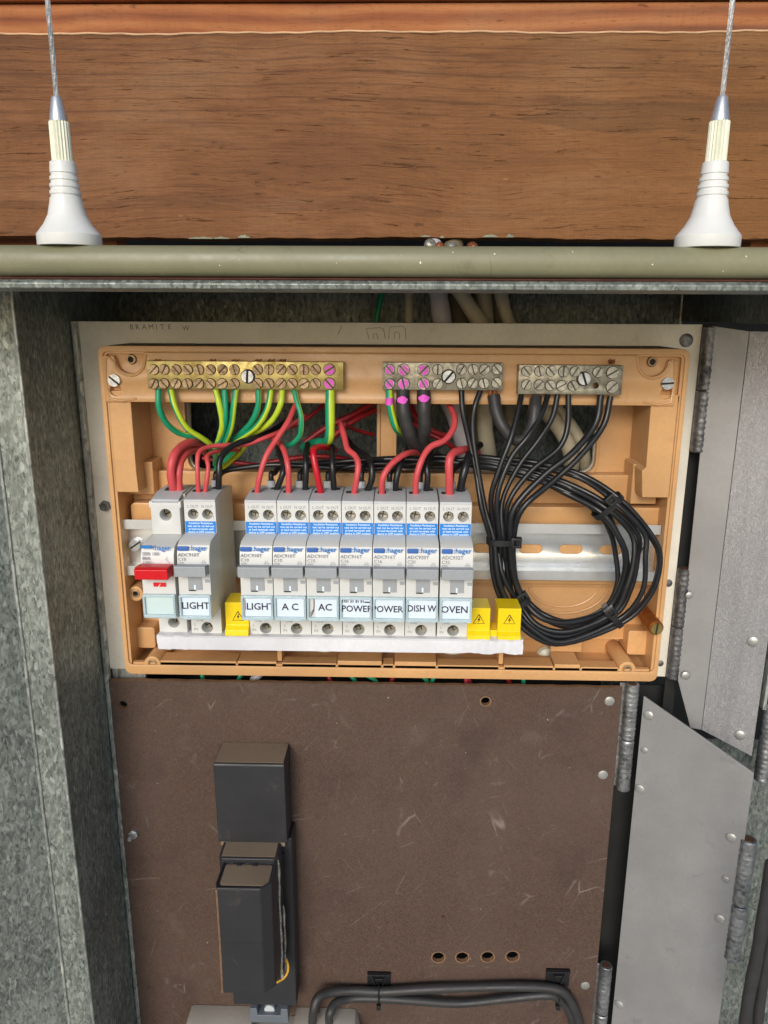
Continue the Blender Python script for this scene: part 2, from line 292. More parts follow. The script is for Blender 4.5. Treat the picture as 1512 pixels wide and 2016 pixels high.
# ------------------------------------------------------------------ object helpers
def settags(o, label=None, cat=None, group=None, kind=None):
    if label: o['label'] = label
    if cat: o['category'] = cat
    if group: o['group'] = group
    if kind: o['kind'] = kind
ORG = {}
def thing(name, label, cat, org, group=None, kind=None):
    o = bpy.data.objects.new(name, None); COL.objects.link(o); org = Vector(org)
    o.location = org*S; o.empty_display_size = .01; ORG[o] = org; settags(o, label, cat, group, kind); return o
class MB:
    """collects shapes (mm) in one bmesh"""
    def __init__(s): s.bm = bmesh.new(); s.uv = s.bm.loops.layers.uv.new('UVMap'); s.smooth = False
    def face(s, vs, mi=0):
        try: f = s.bm.faces.new(vs); f.material_index = mi; return f
        except ValueError: return None
    def v(s, p): return s.bm.verts.new(Vector(p))
    def box(s, x0, x1, f0, f1, z0, z1, mi=0):
        a = [s.v((x, -f, z)) for x in (x0, x1) for f in (f0, f1) for z in (z0, z1)]
        for i in ((0, 1, 3, 2), (4, 6, 7, 5), (0, 4, 5, 1), (2, 3, 7, 6), (0, 2, 6, 4), (1, 5, 7, 3)): s.face([a[k] for k in i], mi)
        return s
    def prism(s, poly, vec, mi=0):
        vec = Vector(vec); a = [s.v(p) for p in poly]; b = [s.v(Vector(p)+vec) for p in poly]; n = len(a)
        s.face(a[::-1], mi); s.face(b, mi)
        for i in range(n): s.face([a[i], a[(i+1) % n], b[(i+1) % n], b[i]], mi)
        return s
    def xprism(s, prof, x0, x1, mi=0):      # profile of (f, z) swept along x
        return s.prism([(x0, -f, z) for f, z in prof], (x1-x0, 0, 0), mi)
    def zprism(s, prof, z0, z1, mi=0):      # profile of (x, f) swept along z
        return s.prism([(x, -f, z0) for x, f in prof], (0, 0, z1-z0), mi)
    def fprism(s, prof, f0, f1, mi=0):      # profile of (x, z) swept towards the camera
        return s.prism([(x, -f0, z) for x, z in prof], (0, f0-f1, 0), mi)
    def lathe(s, prof, base, axis, seg=24, mi=0, flute=0):
        axis = Vector(axis).normalized(); base = Vector(base)
        a = axis.orthogonal().normalized(); b = axis.cross(a); rings = []
        for r, h in prof:
            ring = []
            for k in range(seg):
                an = 2*math.pi*k/seg; rr = r*(1-flute*(k % 2))
                ring.append(s.v(base+axis*h+(a*math.cos(an)+b*math.sin(an))*rr))
            rings.append(ring)
        for i in range(len(rings)-1):
            for k in range(seg):
                s.face([rings[i][k], rings[i][(k+1) % seg], rings[i+1][(k+1) % seg], rings[i+1][k]], mi)
        s.face(rings[0][::-1], mi); s.face(rings[-1], mi); return s
    def tube(s, pts, r, seg=10, sub=6, twist=0, flat=None, cap=True, ph=0):
        pts = [Vector(p) for p in pts]
        if len(pts) > 2 and sub > 1:
            P = [2*pts[0]-pts[1]]+pts+[2*pts[-1]-pts[-2]]; out = []
            for i in range(1, len(P)-2):
                p0, p1, p2, p3 = P[i-1:i+3]
                for k in range(sub):
                    u = k/sub
                    out.append(.5*((2*p1)+(p2-p0)*u+(2*p0-5*p1+4*p2-p3)*u*u+(3*p1-3*p2+p3-p0)*u**3))
            out.append(pts[-1]); pts = out
        n = len(pts); tan = [(pts[min(i+1, n-1)]-pts[max(i-1, 0)]).normalized() for i in range(n)]
        ref = Vector((0, -1, 0))
        if abs(tan[0].dot(ref)) > .9: ref = Vector((1, 0, 0))
        nrm = (ref-tan[0]*ref.dot(tan[0])).normalized(); rings = []; L = 0
        for i in range(n):
            if i:
                nrm = (nrm-tan[i]*nrm.dot(tan[i])).normalized(); L += (pts[i]-pts[i-1]).length
            bi = tan[i].cross(nrm); ring = []
            for k in range(seg):
                an = 2*math.pi*k/seg+twist*L+ph; rr = r(i/(n-1)) if callable(r) else r
                ring.append(s.v(pts[i]+(nrm*math.cos(an)+bi*math.sin(an))*rr))
            rings.append(ring)
        for i in range(n-1):
            for k in range(seg):
                f = s.face([rings[i][k], rings[i][(k+1) % seg], rings[i+1][(k+1) % seg], rings[i+1][k]])
                if f:
                    for l, (a, b) in zip(f.loops, ((k, i), (k+1, i), (k+1, i+1), (k, i+1))): l[s.uv].uv = (a/seg, b/n)
        if cap: s.face(rings[0][::-1]); s.face(rings[-1])
        return s
    def screw(s, x, z, f0, f1, r, ang=45, slot=None, mi=0, mslot=1, cross=False):
        """slotted head, slot cut for real: two half discs on a dark disc"""
        g = slot or r*.16; base = f1-min(.45, (f1-f0)*.5)
        s.lathe([(r*.99, 0), (r*.99, base-f0)], (x, -f0, z), (0, -1, 0), 20, mslot if not cross else mi)
        for sg in (1, -1):
            a0 = math.asin(g/r); pts = []
            for k in range(13):
                an = a0+(math.pi-2*a0)*k/12; pts.append((r*math.cos(an), sg*r*math.sin(an)))
            ca, sa = math.cos(rad(ang)), math.sin(rad(ang))
            pts = [(x+px*ca-pz*sa, z+px*sa+pz*ca) for px, pz in pts]
            if cross:
                s.fprism(pts, base+.01, f1, mi)
            else: s.fprism(pts, f0, f1, mi)
        if cross:
            for dx, dz in ((r*.8, g*.9), (g*.9, r*.8)):
                ca, sa = math.cos(rad(ang)), math.sin(rad(ang)); c4 = [(-dx, -dz), (dx, -dz), (dx, dz), (-dx, dz)]
                s.fprism([(x+a*ca-b*sa, z+a*sa+b*ca) for a, b in c4], f1-.02, f1+.06, mslot)
        return s
    def addmesh(s, me, mat4=None, mi=0):
        m2 = me.copy()
        if mat4: m2.transform(mat4)
        m2.polygons.foreach_set('material_index', [mi]*len(m2.polygons)); s.bm.from_mesh(m2); bpy.data.meshes.remove(m2); return s
    def build(s, name, mats, parent=None, bevel=0, smooth=True, label=None, cat=None, group=None, kind=None, org=None, ang=40, seg=2):
        if not isinstance(mats, (list, tuple)): mats = [mats]
        bmesh.ops.recalc_face_normals(s.bm, faces=s.bm.faces)
        if parent is not None:
            o_ = ORG[parent]
        else:
            if org is None:
                xs = [v.co for v in s.bm.verts]; n = len(xs); org = Vector((sum(c.x for c in xs)/n, sum(c.y for c in xs)/n, min(c.z for c in xs)))
            o_ = Vector(org)
        for v in s.bm.verts: v.co = (v.co-o_)*S
        me = bpy.data.meshes.new(name); s.bm.to_mesh(me); s.bm.free()
        for m_ in mats: me.materials.append(M[m_] if isinstance(m_, str) else m_)
        return link(name, me, o_, parent, bevel, smooth, label, cat, group, kind, ang, seg)
def link(name, me, o_, parent=None, bevel=0, smooth=True, label=None, cat=None, group=None, kind=None, ang=40, seg=2):
    if smooth:
        me.polygons.foreach_set('use_smooth', [True]*len(me.polygons)); me.set_sharp_from_angle(angle=rad(ang))
    o = bpy.data.objects.new(name, me); COL.objects.link(o); ORG[o] = o_
    if parent is not None: o.parent = parent
    else: o.location = o_*S
    if bevel:
        b = o.modifiers.new('bevel', 'BEVEL'); b.width = bevel*S; b.segments = seg; b.limit_method = 'ANGLE'; b.angle_limit = rad(35); b.harden_normals = True
    settags(o, label, cat, group, kind); return o
def dup_tree(o, dx_mm, parent=None):
    c = o.copy(); COL.objects.link(c)
    if parent is not None: c.parent = parent
    else: c.location = o.location+Vector(dx_mm)*S
    ORG[c] = ORG[o]+Vector(dx_mm)
    for ch in [k for k in list(bpy.data.objects) if k.parent == o]: dup_tree(ch, dx_mm, c)
    return c
_tc = {}
def curve_mesh(fn):
    cu = bpy.data.curves.new('tmp', 'CURVE'); fn(cu); ob = bpy.data.objects.new('tmp', cu)
    me = bpy.data.meshes.new_from_object(ob); bpy.data.objects.remove(ob); bpy.data.curves.remove(cu); return me
def text_mesh(s, size, bold=0, ext=.05, align='CENTER', spacing=1):
    k = (s, size, bold, ext, align, spacing)
    if k not in _tc:
        cu = bpy.data.curves.new('tmp', 'FONT'); cu.body = s; cu.size = size; cu.align_x = align; cu.align_y = 'CENTER'
        cu.extrude = ext; cu.offset = bold; cu.space_character = spacing; cu.resolution_u = 2; cu.space_line = .95
        ob = bpy.data.objects.new('tmp', cu); _tc[k] = bpy.data.meshes.new_from_object(ob); bpy.data.objects.remove(ob); bpy.data.curves.remove(cu)
    return _tc[k]
def put_text(mb, s, x, z, f, size, bold=0, ext=.05, align='CENTER', spacing=1, mi=0, tilt=0, sx=1, ry=0):
    me = text_mesh(s, size, bold, ext, align, spacing)
    m4 = Matrix.Translation((x, -f, z)) @ Matrix.Rotation(rad(ry), 4, 'Y') @ Matrix.Rotation(rad(90+tilt), 4, 'X') @ Matrix.Diagonal((sx, 1, 1, 1))
    mb.addmesh(me, m4, mi)
def circ(x, z, r, n=28, sx=1, sz=1): return [(x+r*sx*math.cos(2*math.pi*k/n), z+r*sz*math.sin(2*math.pi*k/n)) for k in range(n)]
def rrect(x0, x1, z0, z1, r, n=5):
    out = []
    for cx, cz, a in ((x1-r, z1-r, 0), (x0+r, z1-r, 90), (x0+r, z0+r, 180), (x1-r, z0+r, 270)):
        for k in range(n+1): an = rad(a+90*k/n); out.append((cx+r*math.cos(an), cz+r*math.sin(an)))
    return out
def add_plate(mb, outline, holes, f0, f1, bev=0, mi=0):
    """flat sheet with real holes between depths f0 (back) and f1 (front)"""
    def fn(cu):
        cu.dimensions = '2D'; cu.fill_mode = 'BOTH'; cu.extrude = (f1-f0)/2-bev; cu.bevel_depth = bev; cu.bevel_resolution = 1; cu.offset = -bev
        for pts in [outline]+list(holes):
            sp = cu.splines.new('POLY'); sp.points.add(len(pts)-1); sp.use_cyclic_u = True
            for p, (x, z) in zip(sp.points, pts): p.co = (x, z, 0, 1)
    me = curve_mesh(fn)
    mb.addmesh(me, Matrix.Translation((0, -(f0+f1)/2, 0)) @ Matrix.Rotation(rad(90), 4, 'X'), mi); bpy.data.meshes.remove(me)
    bmesh.ops.remove_doubles(mb.bm, verts=mb.bm.verts, dist=.002)
    return mb
def X(px, py, f): return q(px, py, f).x
def Z(px, py, f): return q(px, py, f).z

# ================================================================== SETTING
b = MB(); b.box(-30000, 30000, -3000, 40000, -1300, -1290); b.build('ground', 'paving', kind='structure')  # unseen ground sheet, added to bounce light onto the board
b = MB(); b.box(-3000, 3000, -400, -320, -1290, 900); b.build('wall', 'black_void', label='dark wall behind the timber boards and meter box', cat='wall', kind='structure')  # near-black colour paints the shade seen through the gaps

# ------------------------------------------------------------------ timber boards
b = MB(); zt = Z(700, 64, -50); zb = Z(756, 469, -50)
def wobble(z, x, k): return z+.5*math.sin(x*.021+k)+.3*math.sin(x*.077+2*k)+.18*math.sin(x*.31+k*3)
xs = [-520+4*i for i in range(260)]
b.fprism([(x, wobble(zb, x, 1)) for x in xs]+[(x, wobble(zt, x, 2)+.25) for x in reversed(xs)], -72, -50)
o = b.build('timber_board', 'wood', bevel=.5, org=(0, 50, 0), label='wide weathered brown board above the olive rail with fine cracks and saw marks', cat='board')
b = MB(); b.tube([(x, 49.8, wobble(zt, x, 2)-.05) for x in xs], .62, 8, 1); b.build('worn_top_edge', 'pale_edge', parent=o)  # pale tube paints the highlight along the board's top edge
b = MB()
for (px, wd) in ((395, 24), (436, 15), (480, 12), (838, 9), (870, 4), (965, 14), (1004, 7)):
    x = X(px, 465, -49.7); z = wobble(zb, x, 1); h = random.uniform(1.2, 2.6); n = 9
    b.fprism([(x+wd*.34*(k/n-.5)*2, z+.2) for k in range(n+1)]+[(x+wd*.34*(k/n-.5)*2, z+.4+h*random.uniform(.4, 1)*math.sin(math.pi*(k+.5)/(n+1))) for k in range(n, -1, -1)], -49.9, -49.6)
b.build('lichen_patch', 'moss', parent=o)
zc = Z(756, 70, -64); zc2 = Z(756, 5, -64); b = MB()
b.fprism([(x, zc-8) for x in xs]+[(520, zc2), (-520, zc2)], -84, -64)
o2 = b.build('timber_trim', 'wood2', bevel=.8, label='orange-brown grooved timber strip along the very top', cat='board')
b = MB(); b.box(-520, 520, -84, -60, zc2+.6, zc2+90); b.build('timber_board', 'wood2', bevel=1, label='shadowed timber edge above the orange-brown strip at the top border', cat='board')
b = MB(); b.box(X(1478, 480, -70), 520, -90, -70, Z(1480, 505, -70)-30, Z(1480, 473, -70)+4); b.build('timber_batten', 'wood2', bevel=1, label='short orange timber end behind the right white cone', cat='board')
b = MB(); b.box(-520, X(232, 480, -90), -110, -88, Z(200, 505, -90)-30, Z(200, 470, -90)+4); b.build('timber_batten', 'wood2', bevel=1, label='dark red-brown timber behind the left white cone', cat='board')

# ------------------------------------------------------------------ galvanised meter box
box = thing('meter_box', 'galvanised steel meter box whose opening frames both panels', 'meter box', (-204, 0, -600))
XL, XR, ZT = -204, 194.5, 20
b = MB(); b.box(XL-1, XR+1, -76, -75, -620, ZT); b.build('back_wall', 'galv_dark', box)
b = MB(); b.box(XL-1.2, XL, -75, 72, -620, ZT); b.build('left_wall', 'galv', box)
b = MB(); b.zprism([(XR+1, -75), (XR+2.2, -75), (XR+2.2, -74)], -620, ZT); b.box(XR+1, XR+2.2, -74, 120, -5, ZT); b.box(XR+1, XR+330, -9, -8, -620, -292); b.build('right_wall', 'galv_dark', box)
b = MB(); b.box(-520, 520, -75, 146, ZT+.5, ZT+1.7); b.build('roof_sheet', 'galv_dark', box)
b = MB()       # folded front edge: narrow front face and the return that comes forward
b.zprism([(XL-1.2, 72), (XL, 71.2), (XL, 72.2), (XL-15.5, 74), (XL-30, 88), (XL-80, 118), (XL-80, 116.5), (XL-30.5, 86.5), (XL-16.5, 72.8)], -620, ZT)
b.build('door_jamb', 'galv', box, bevel=.6)
b = MB(); b.tube([(XL+.1, -72.6, -620), (XL+.1, -72.6, ZT-1)], .9, 8, 1); b.build('fold_edge', 'galv_edge', box); b = MB(); b.tube([(XL-15.6, -74.4, -620), (XL-15.6, -74.4, ZT-1)], .9, 8, 1)
b.build('fold_edge', 'galv_edge', box)  # paler beads put the bright highlight of both folds into the colour
b = MB(); b.zprism([(XL+.2, 0), (XL+.2, 3), (XL+1.2, 4), (XL+3.6, 4), (XL+4.2, 3), (XL+4.2, 0)], -620, -6); b.build('frame_flange', 'galv_edge', box, bevel=.4)
b = MB(); b.box(XL+4.3, X(286, 1325, -2), -6, -2, Z(230, 1348, -2), Z(230, 1300, -2)+3); b.build('cross_bar', 'galv_edge', box, bevel=.5)
b = MB()
for x in (X(221, 600, -74), X(1343, 600, -74)):
    b = MB(); b.tube([(x, 74.6, -200), (x, 74.6, ZT)], .9, 6, 1); b.build('corner_seam', 'galv_edge', box)

# olive rail across the top
b = MB(); z0, z1 = Z(756, 545, 150), Z(756, 482, 150); zc_, h_ = (z0+z1)/2, (z1-z0)/2
prof = [(128, z1-1), (144, z1), (146.5, z1-.2), (148.6, z1-.9), (150, z1-2.2), (150.8, z1-4), (151.2, zc_), (151, z0+3.4), (150.2, z0+1.8), (148.8, z0+.6), (146.5, z0), (128, z0+1)]
b.xprism(prof, -330, 330)
rail = b.build('olive_rail', 'olive', bevel=0, label='olive green painted rounded rail crossing above the open box', cat='rail')
b = MB(); b.xprism([(131, z0-.2), (145, z0-.2), (147, z0-.8), (145, z0-1.5), (131, z0-1.5)], -330, 330); b.build('primer_line', 'red_primer', rail)
b = MB(); b.xprism([(130, z0-1.6), (150, z0-1.6), (152, z0-3), (151.5, z0-5.2), (130, z0-6)], -330, 330); b.build('lower_lip', 'galv', rail, bevel=.5)

# stays with white cones
def stay(px, label):
    x = X(px, 478, 140); zb_ = z1-.1; c = (x, -139, zb_)
    o = thing('wire_stay', label, 'wire stay', c, 'wire stays standing on the olive rail')
    b = MB(); b.lathe([(13, 0), (13.2, .4), (13.2, 4.6), (12.4, 5.6), (9.9, 8.8), (7.9, 12.5), (6.9, 16.5), (6.4, 19.3), (5.9, 19.6), (5.9, 20.4), (6.3, 20.7), (6.3, 22), (5.7, 22.3), (5.7, 23.2), (6.1, 23.5), (6.0, 24.8), (5.4, 25.1), (5.4, 26), (5.8, 26.3), (5.7, 27.6), (5.1, 27.9), (5.1, 28.8), (5.5, 29.1), (5.2, 33.2), (4.7, 33.6)], c, (0, 0, 1), 40)
    b.build('cone_boot', 'nylon', o, ang=30)
    b = MB(); b.lathe([(4.2, 33.4), (4.05, 48.6), (3.7, 49.2)], c, (0, 0, 1), 40, flute=.12); b.build('fluted_sleeve', 'fluted', o, smooth=False)
    b = MB(); b.lathe([(3.75, 49), (3.6, 50.4), (2.2, 57.6), (1.7, 58.4), (1.2, 58.4)], c, (0, 0, 1), 28); b.build('ferrule', 'ferrule', o)
    b = MB(); core = Vector(c)
    b.lathe([(.75, 58), (.75, 200)], c, (0, 0, 1), 12)
    for k in range(6):
        b.tube([(c[0]+.72*math.cos(a+k*math.pi/3), c[1]+.72*math.sin(a+k*math.pi/3), zb_+58+142*i/90) for i in range(91) for a in (i*.24,)], .34, 5, 1, cap=False)
    b.build('steel_rope', 'wirerope', o)
stay(136, 'steel wire stay rising from the left white ribbed cone on the olive rail')
stay(1394, 'steel wire stay rising from the right white ribbed cone on the olive rail')
# little brass ends peeping over the rail
for px, py, r, mt, lb, an in ((846, 478, 2.6, 'tin_screw', 'largest striped brass fitting end above the rail', 30), (865, 482, 1.8, 'copper', 'small round copper end just right of the striped brass end', 0),
                          (890, 484, 2.6, 'tin_screw', 'curled pale brass end in the middle above the rail', 60), (930, 484, 2.5, 'copper', 'rightmost round copper fitting end above the rail', -30)):
    p = q(px, py+6, 120); b = MB(); ax = (math.sin(rad(an))*.4, -.75, .5)
    b.lathe([(r*.6, -8), (r*.6, 0), (r, .2), (r*1.05, 1.2), (r*.9, 2.2), (r*.5, 2.8)], p, ax, 20)
    b.lathe([(r*.25, 2.2), (r*.25, 3.4)], p, ax, 10)
    b.build('fitting_end', mt, label=lb, cat='fitting', group='metal ends behind the olive rail')

# ------------------------------------------------------------------ cream panel
PX0, PX1, PZ0, PZ1 = -200, 182.6, -240.2, -6.2
H1 = rrect(X(372, 850, 0), X(742, 850, 0), Z(560, 926, 0), Z(560, 740, 0), 8); H2 = rrect(X(782, 850, 0), X(1172, 850, 0), Z(980, 928, 0), Z(980, 740, 0), 8)
b = MB(); add_plate(b, [(PX0, PZ0), (PX1, PZ0), (PX1, PZ1), (PX0, PZ1)], [H1, H2], -4, 0, .3)
panel = b.build('backing_panel', 'cream', label='cream backing panel behind the apricot distribution board', cat='panel')
b = MB()
for s_, px in zip('BRAMITE', (259, 270.5, 284, 297.5, 308, 319.5, 334)):
    put_text(b, s_, X(px, 644, .1), Z(px, 644, .1), .1, 4.4, bold=-.02, ext=.05, tilt=0, ry=random.uniform(-4, 4))
put_text(b, 'W', X(366, 646, .1), Z(366, 646, .1), .1, 4.4, bold=-.02, ext=.05)
b.build('stamped_lettering', 'pencil', panel)
b = MB()
def line(pts, f, r=.16): b.tube([q(x, y, f) for x, y in pts], r, 5, 1)
line([(727, 668), (721, 647), (748, 645), (755, 648), (759, 668)], .1); line([(736, 668), (735, 658), (741, 656), (744, 668)], .1)
line([(765, 668), (767, 644), (792, 642), (798, 648), (799, 668)], .1); line([(776, 668), (777, 655), (784, 653), (787, 658), (786, 668)], .1)
line([(673, 641), (669, 651), (665, 659)], .1)
b.build('outline_marking', 'pencil', panel)
def dome(mb, px, py, f, r, h=None, flat=.15, ax=(0, -1, 0), mi=0):
    p = q(px, py, f) if not isinstance(px, Vector) else px
    h = h or r*.42; mb.lathe([(r, 0), (r*.98, h*.3)]+[(r*math.cos(rad(a)), h*.3+h*.7*math.sin(rad(a))) for a in (20, 40, 60, 78)], p, ax, 22, mi)
b = MB(); dome(b, 1351, 670, 0, 4.2); b.build('rivet', 'rivet_dark' if 'rivet_dark' in M else 'hinge_dark', panel)
b = MB(); dome(b, 1316, 1148, 0, 2.6); b.build('rivet', 'hinge_dark', panel)
b = MB(); dome(b, 1300, 1306, 0, 2.2); b.build('rivet', 'hinge_dark', panel)
b = MB(); p = q(208, 995, 0); b.lathe([(3.6, 0), (3.6, 3)], p, (0, -1, 0), 6); b.lathe([(1.7, 0), (1.7, 5)], p, (0, -1, 0), 12); b.build('hex_nut', 'hinge_dark', panel, bevel=.3)

# ------------------------------------------------------------------ apricot enclosure base
EX0, EX1, EZ0, EZ1 = -174.6, 163.2, -224.8, -19.2
enc = thing('enclosure_base', 'open apricot plastic base of the distribution board', 'enclosure', (0, 0, EZ0))
b = MB(); ML = .4
add_plate(b, rrect(EX0+.6, EX1-.6, EZ0+.6, EZ1-.6, 4), [rrect(EX0+4.2, EX1-4.2, EZ0+3.2, EZ1-4.5, 1.5)], .2, 37, 0)
b.build('outer_frame', 'tan', enc, bevel=.4)
b = MB(); add_plate(b, rrect(EX0, EX1, EZ0, EZ1, 4.5), [rrect(EX0+2.6, EX1-2.6, EZ0+6.5, EZ1-3.3, 3)], 37.1, 38.3, .35); b.build('rim_lip', 'tan', enc)
b = MB(); add_plate(b, rrect(EX0+1, EX1-1, EZ1-1.1, EZ1-.3, .35), [], 3, 36.5, 0)
b = MB(); b.box(EX0+6, EX1-6, 1, 36.8, EZ1-.5, EZ1+.12); b.build('dust_layer', 'tan_dirt', enc)
# floor with the two knock-outs
def off(poly, d):
    cx = sum(p[0] for p in poly)/len(poly); cz = sum(p[1] for p in poly)/len(poly)
    return [(x+math.copysign(d, x-cx), z+math.copysign(d, z-cz)) for x, z in poly]
slots = [rrect(X(a, 1290, 2), X(c, 1290, 2), Z(700, 1312, 2), Z(700, 1284, 2), 1) for a, c in ((330, 545), (560, 690), (830, 960), (975, 1075))]
b = MB(); add_plate(b, rrect(EX0+3, EX1-3, EZ0+3, EZ1-3, 3), [off(H1, .3), off(H2, .3)]+slots, .3, 3, .2); b.build('floor', 'tan', enc)
b = MB(); add_plate(b, off(H1, 2.2), [off(H1, .5)], 3.05, 4.6, .25); add_plate(b, off(H2, 2.2), [off(H2, .5)], 3.05, 4.6, .25); b.build('knockout_lip', 'tan', enc)
# raised middle floor, platform under the rail
mz1, mz0 = Z(756, 932, 14), Z(756, 1250, 14)
b = MB(); add_plate(b, rrect(X(312, 1100, 14), 158.5, mz0, mz1, 2), [], 3.1, 13, .3); b.build('raised_floor', 'tan', enc)
b = MB(); b.box(EX0+4.3, X(312, 1100, 14)+.5, 3.1, 12, mz0, mz1-14); b.build('raised_floor', 'tan', enc, bevel=.6)
pz1, pz0 = Z(756, 995, 24), Z(756, 1146, 24)
b = MB(); add_plate(b, rrect(EX0+6.5, X(1298, 1100, 24), pz0, pz1, 3), [], 13.1, 23.5, .6); b.build('rail_platform', 'tan', enc)
b = MB(); add_plate(b, rrect(EX0+8, 155, pz0-4.5, pz0-1.2, 1), [], 13.1, 16, .4); b.build('moulded_rib', 'tan', enc)
# concentric pressed arcs in the lower floor
b = MB(); cx, cz = X(1110, 1150, 13), Z(1110, 1150, 13)
for r in (19, 24.5, 30.5):
    b.tube([(cx+r*1.18*math.cos(rad(a)), -13.2, cz+r*.82*math.sin(rad(a))) for a in range(190, 351, 8)], .9, 8, 2)
b.build('pressed_arc', 'tan', enc)
b = MB(); p = q(1145, 1226, 13); add_plate(b, circ(p.x, p.z, 2.6), [circ(p.x, p.z, 2.1)], 13, 13.5, .1); b.build('moulded_ring', 'tan', enc)
# side ledges and blocks
sz1, sz0l, sz0r = Z(230, 790, 38)+6, Z(230, 969, 37), Z(1320, 980, 37)
b = MB()
b.fprism([(EX0+3, sz1), (X(258, 800, 37), sz1), (X(271, 930, 37)-.8, sz0l+12), (X(273, 969, 37), sz0l), (EX0+3, sz0l)], 3.1, 37)
b.build('side_ledge', 'tan', enc, bevel=.5)
b = MB()
b.fprism([(EX1-3, sz1), (X(1281, 800, 37), sz1), (X(1272, 920, 37), sz0r+18), (X(1264, 925, 37), sz0r+16), (X(1264, 980, 37), sz0r), (EX1-3, sz0r)], 3.1, 37)
b.build('side_ledge', 'tan', enc, bevel=.5)
b = MB(); b.box(X(262, 940, 20)-6, X(304, 940, 20), 3.1, 22, Z(290, 969, 20)-1, Z(290, 908, 20)); b.build('corner_block', 'tan', enc, bevel=.8)
b = MB(); b.box(X(1243, 940, 20), X(1275, 940, 20)+6, 3.1, 22, Z(1260, 985, 20)-2, Z(1260, 912, 20)); b.build('corner_block', 'tan', enc, bevel=.8)
for s_, (xa, xb, ya, yb, ff) in enumerate(((240, 303, 1238, 1262, 25), (1240, 1290, 1232, 1256, 25))):
    b = MB(); xa_, xb_ = X(xa, ya, ff), X(xb, ya, ff)
    b.fprism(rrect(xa_, xb_, Z(700, 1290, 30), Z(700, ya+4, ff), 2), 3.1, 24); b.build('corner_block', 'tan', enc, bevel=.8)
b = MB()    # bottom tray: stepped inner wall and ribs
tz = EZ0+8
for a, c, ff, zz in ((322, 470, 24, 1.0), (472, 548, 22, 1.3), (558, 664, 27, .6), (666, 752, 18, 2.6), (754, 775, 27, .6), (777, 858, 18, 2.6), (860, 980, 27, .6), (990, 1086, 24, 1.0), (1088, 1138, 18, 2.2), (1140, 1212, 27, .6)):
    b = MB(); b.box(X(a, 1300, 30), X(c, 1300, 30), ff, 36.9, EZ0+3, tz+zz); b.build('tray_step', 'tan', enc, bevel=.4)
b = MB(); b.box(EX0+5, EX1-5, 34, 36.9, EZ0+3.3, tz-.2); b.build('tray_front', 'tan', enc)
for px in (495, 640, 890, 1075):
    b = MB(); p = q(px, 1288, 4); b.lathe([(6, 0), (7, 2), (6, 5), (3, 6.5)], (p.x, -3, p.z-1), (0, -1, .1), 14); b.build('foam_plug', 'fluted', enc)
b = MB()
b = MB()
for px in (553, 985): b.box(X(px-5, 1300, 30), X(px+4, 1300, 30), 3.2, 33.5, tz, Z(px, 1262, 20))
b.build('tray_rib', 'tan', enc, bevel=.4)
for a, c in ((670, 745), (770, 830), (1080, 1140)):
    b = MB(); b.box(X(a, 1290, 12), X(c, 1290, 12), 3.1, 18, tz+2, mz0+1); b.build('tray_block', 'tan', enc, bevel=.6)
b = MB(); b.box(EX0+8, 150, 3.2, 12.9, mz0-1.4, mz0+.2); b.build('moulded_rib', 'tan', enc, bevel=.3)
# screw bosses
def boss(px, py, f0, f1, r, mt='tan'):
    p = q(px, py, f1); b = MB(); add_plate(b, circ(p.x, p.z, r), [circ(p.x, p.z, r*.56)], f0, f1, .3); o = b.build('screw_boss', mt, enc)
    b = MB(); add_plate(b, circ(p.x, p.z, r*.55), [circ(p.x, p.z, r*.36)], f1-5, f1+.35, .1); b.lathe([(r*.37, 0), (r*.37, 1)], (p.x, -f1+4, p.z), (0, -1, 0), 16, 1)
    b.build('threaded_insert', ['brass_dk', 'slot'], o)
boss(300, 1307, 3, 37.5, 5.2); boss(1235, 1318, 3, 37.5, 5.2); boss(267, 1169, 12, 30, 4.9)
# carrier strap across the top
SX0, SX1 = X(205, 750, 39), X(1332, 750, 39); s1, s0 = Z(756, 702, 39), Z(756, 795, 39)
def arc(cx, cz, r, a0, a1, n=10): return [(cx+r*math.cos(rad(a0+(a1-a0)*k/n)), cz+r*math.sin(rad(a0+(a1-a0)*k/n))) for k in range(n+1)]
cl, cr_ = q(255, 708, 38), q(1287, 713, 38)
ol = [(SX0, s0), (SX1, s0), (SX1, s1-1)]+[(cr_.x+9, s1-1)]+arc(cr_.x, cr_.z, 8, 0, -180)+[(cr_.x-9, s1+1.5), (cl.x+9, s1+1.5)]+arc(cl.x, cl.z, 8, 0, -180)+[(cl.x-9, s1-.5), (SX0, s1-.5)]
kh = [q(227, 768, 39), q(1313, 774, 39)]
b = MB(); add_plate(b, ol, [circ(k.x, k.z, 3.4) for k in kh], 34, 39, .45)
strap = b.build('terminal_carrier', 'tan', enc)
b = MB(); add_plate(b, rrect(SX0-3, SX1+3, s0+3, EZ1-3, 3), [circ(cl.x, cl.z, 2.9), circ(cr_.x, cr_.z, 2.9)], 30, 34.5, .3); b.build('carrier_shelf', 'tan', enc)
b = MB(); b.tube([(cl.x+10, -39, s1+.8)]+[(x, -39.1, z) for x, z in arc(cl.x, cl.z, 9.2, -5, -175)]+[(SX0+2, -39, s1-2), (SX0+2.2, -39, s0+2), (SX0+18, -39, s0+2)], .75, 8, 2); b.build('raised_bead', 'tan', strap); b = MB()
b.tube([(cr_.x-10, -39, s1+.8)]+[(x, -39.1, z) for x, z in arc(cr_.x, cr_.z, 9.2, -175, -5)]+[(SX1-2, -39, s1-2), (SX1-2.2, -39, s0+2), (SX1-18, -39, s0+2)], .75, 8, 2)
b.build('raised_bead', 'tan', strap)
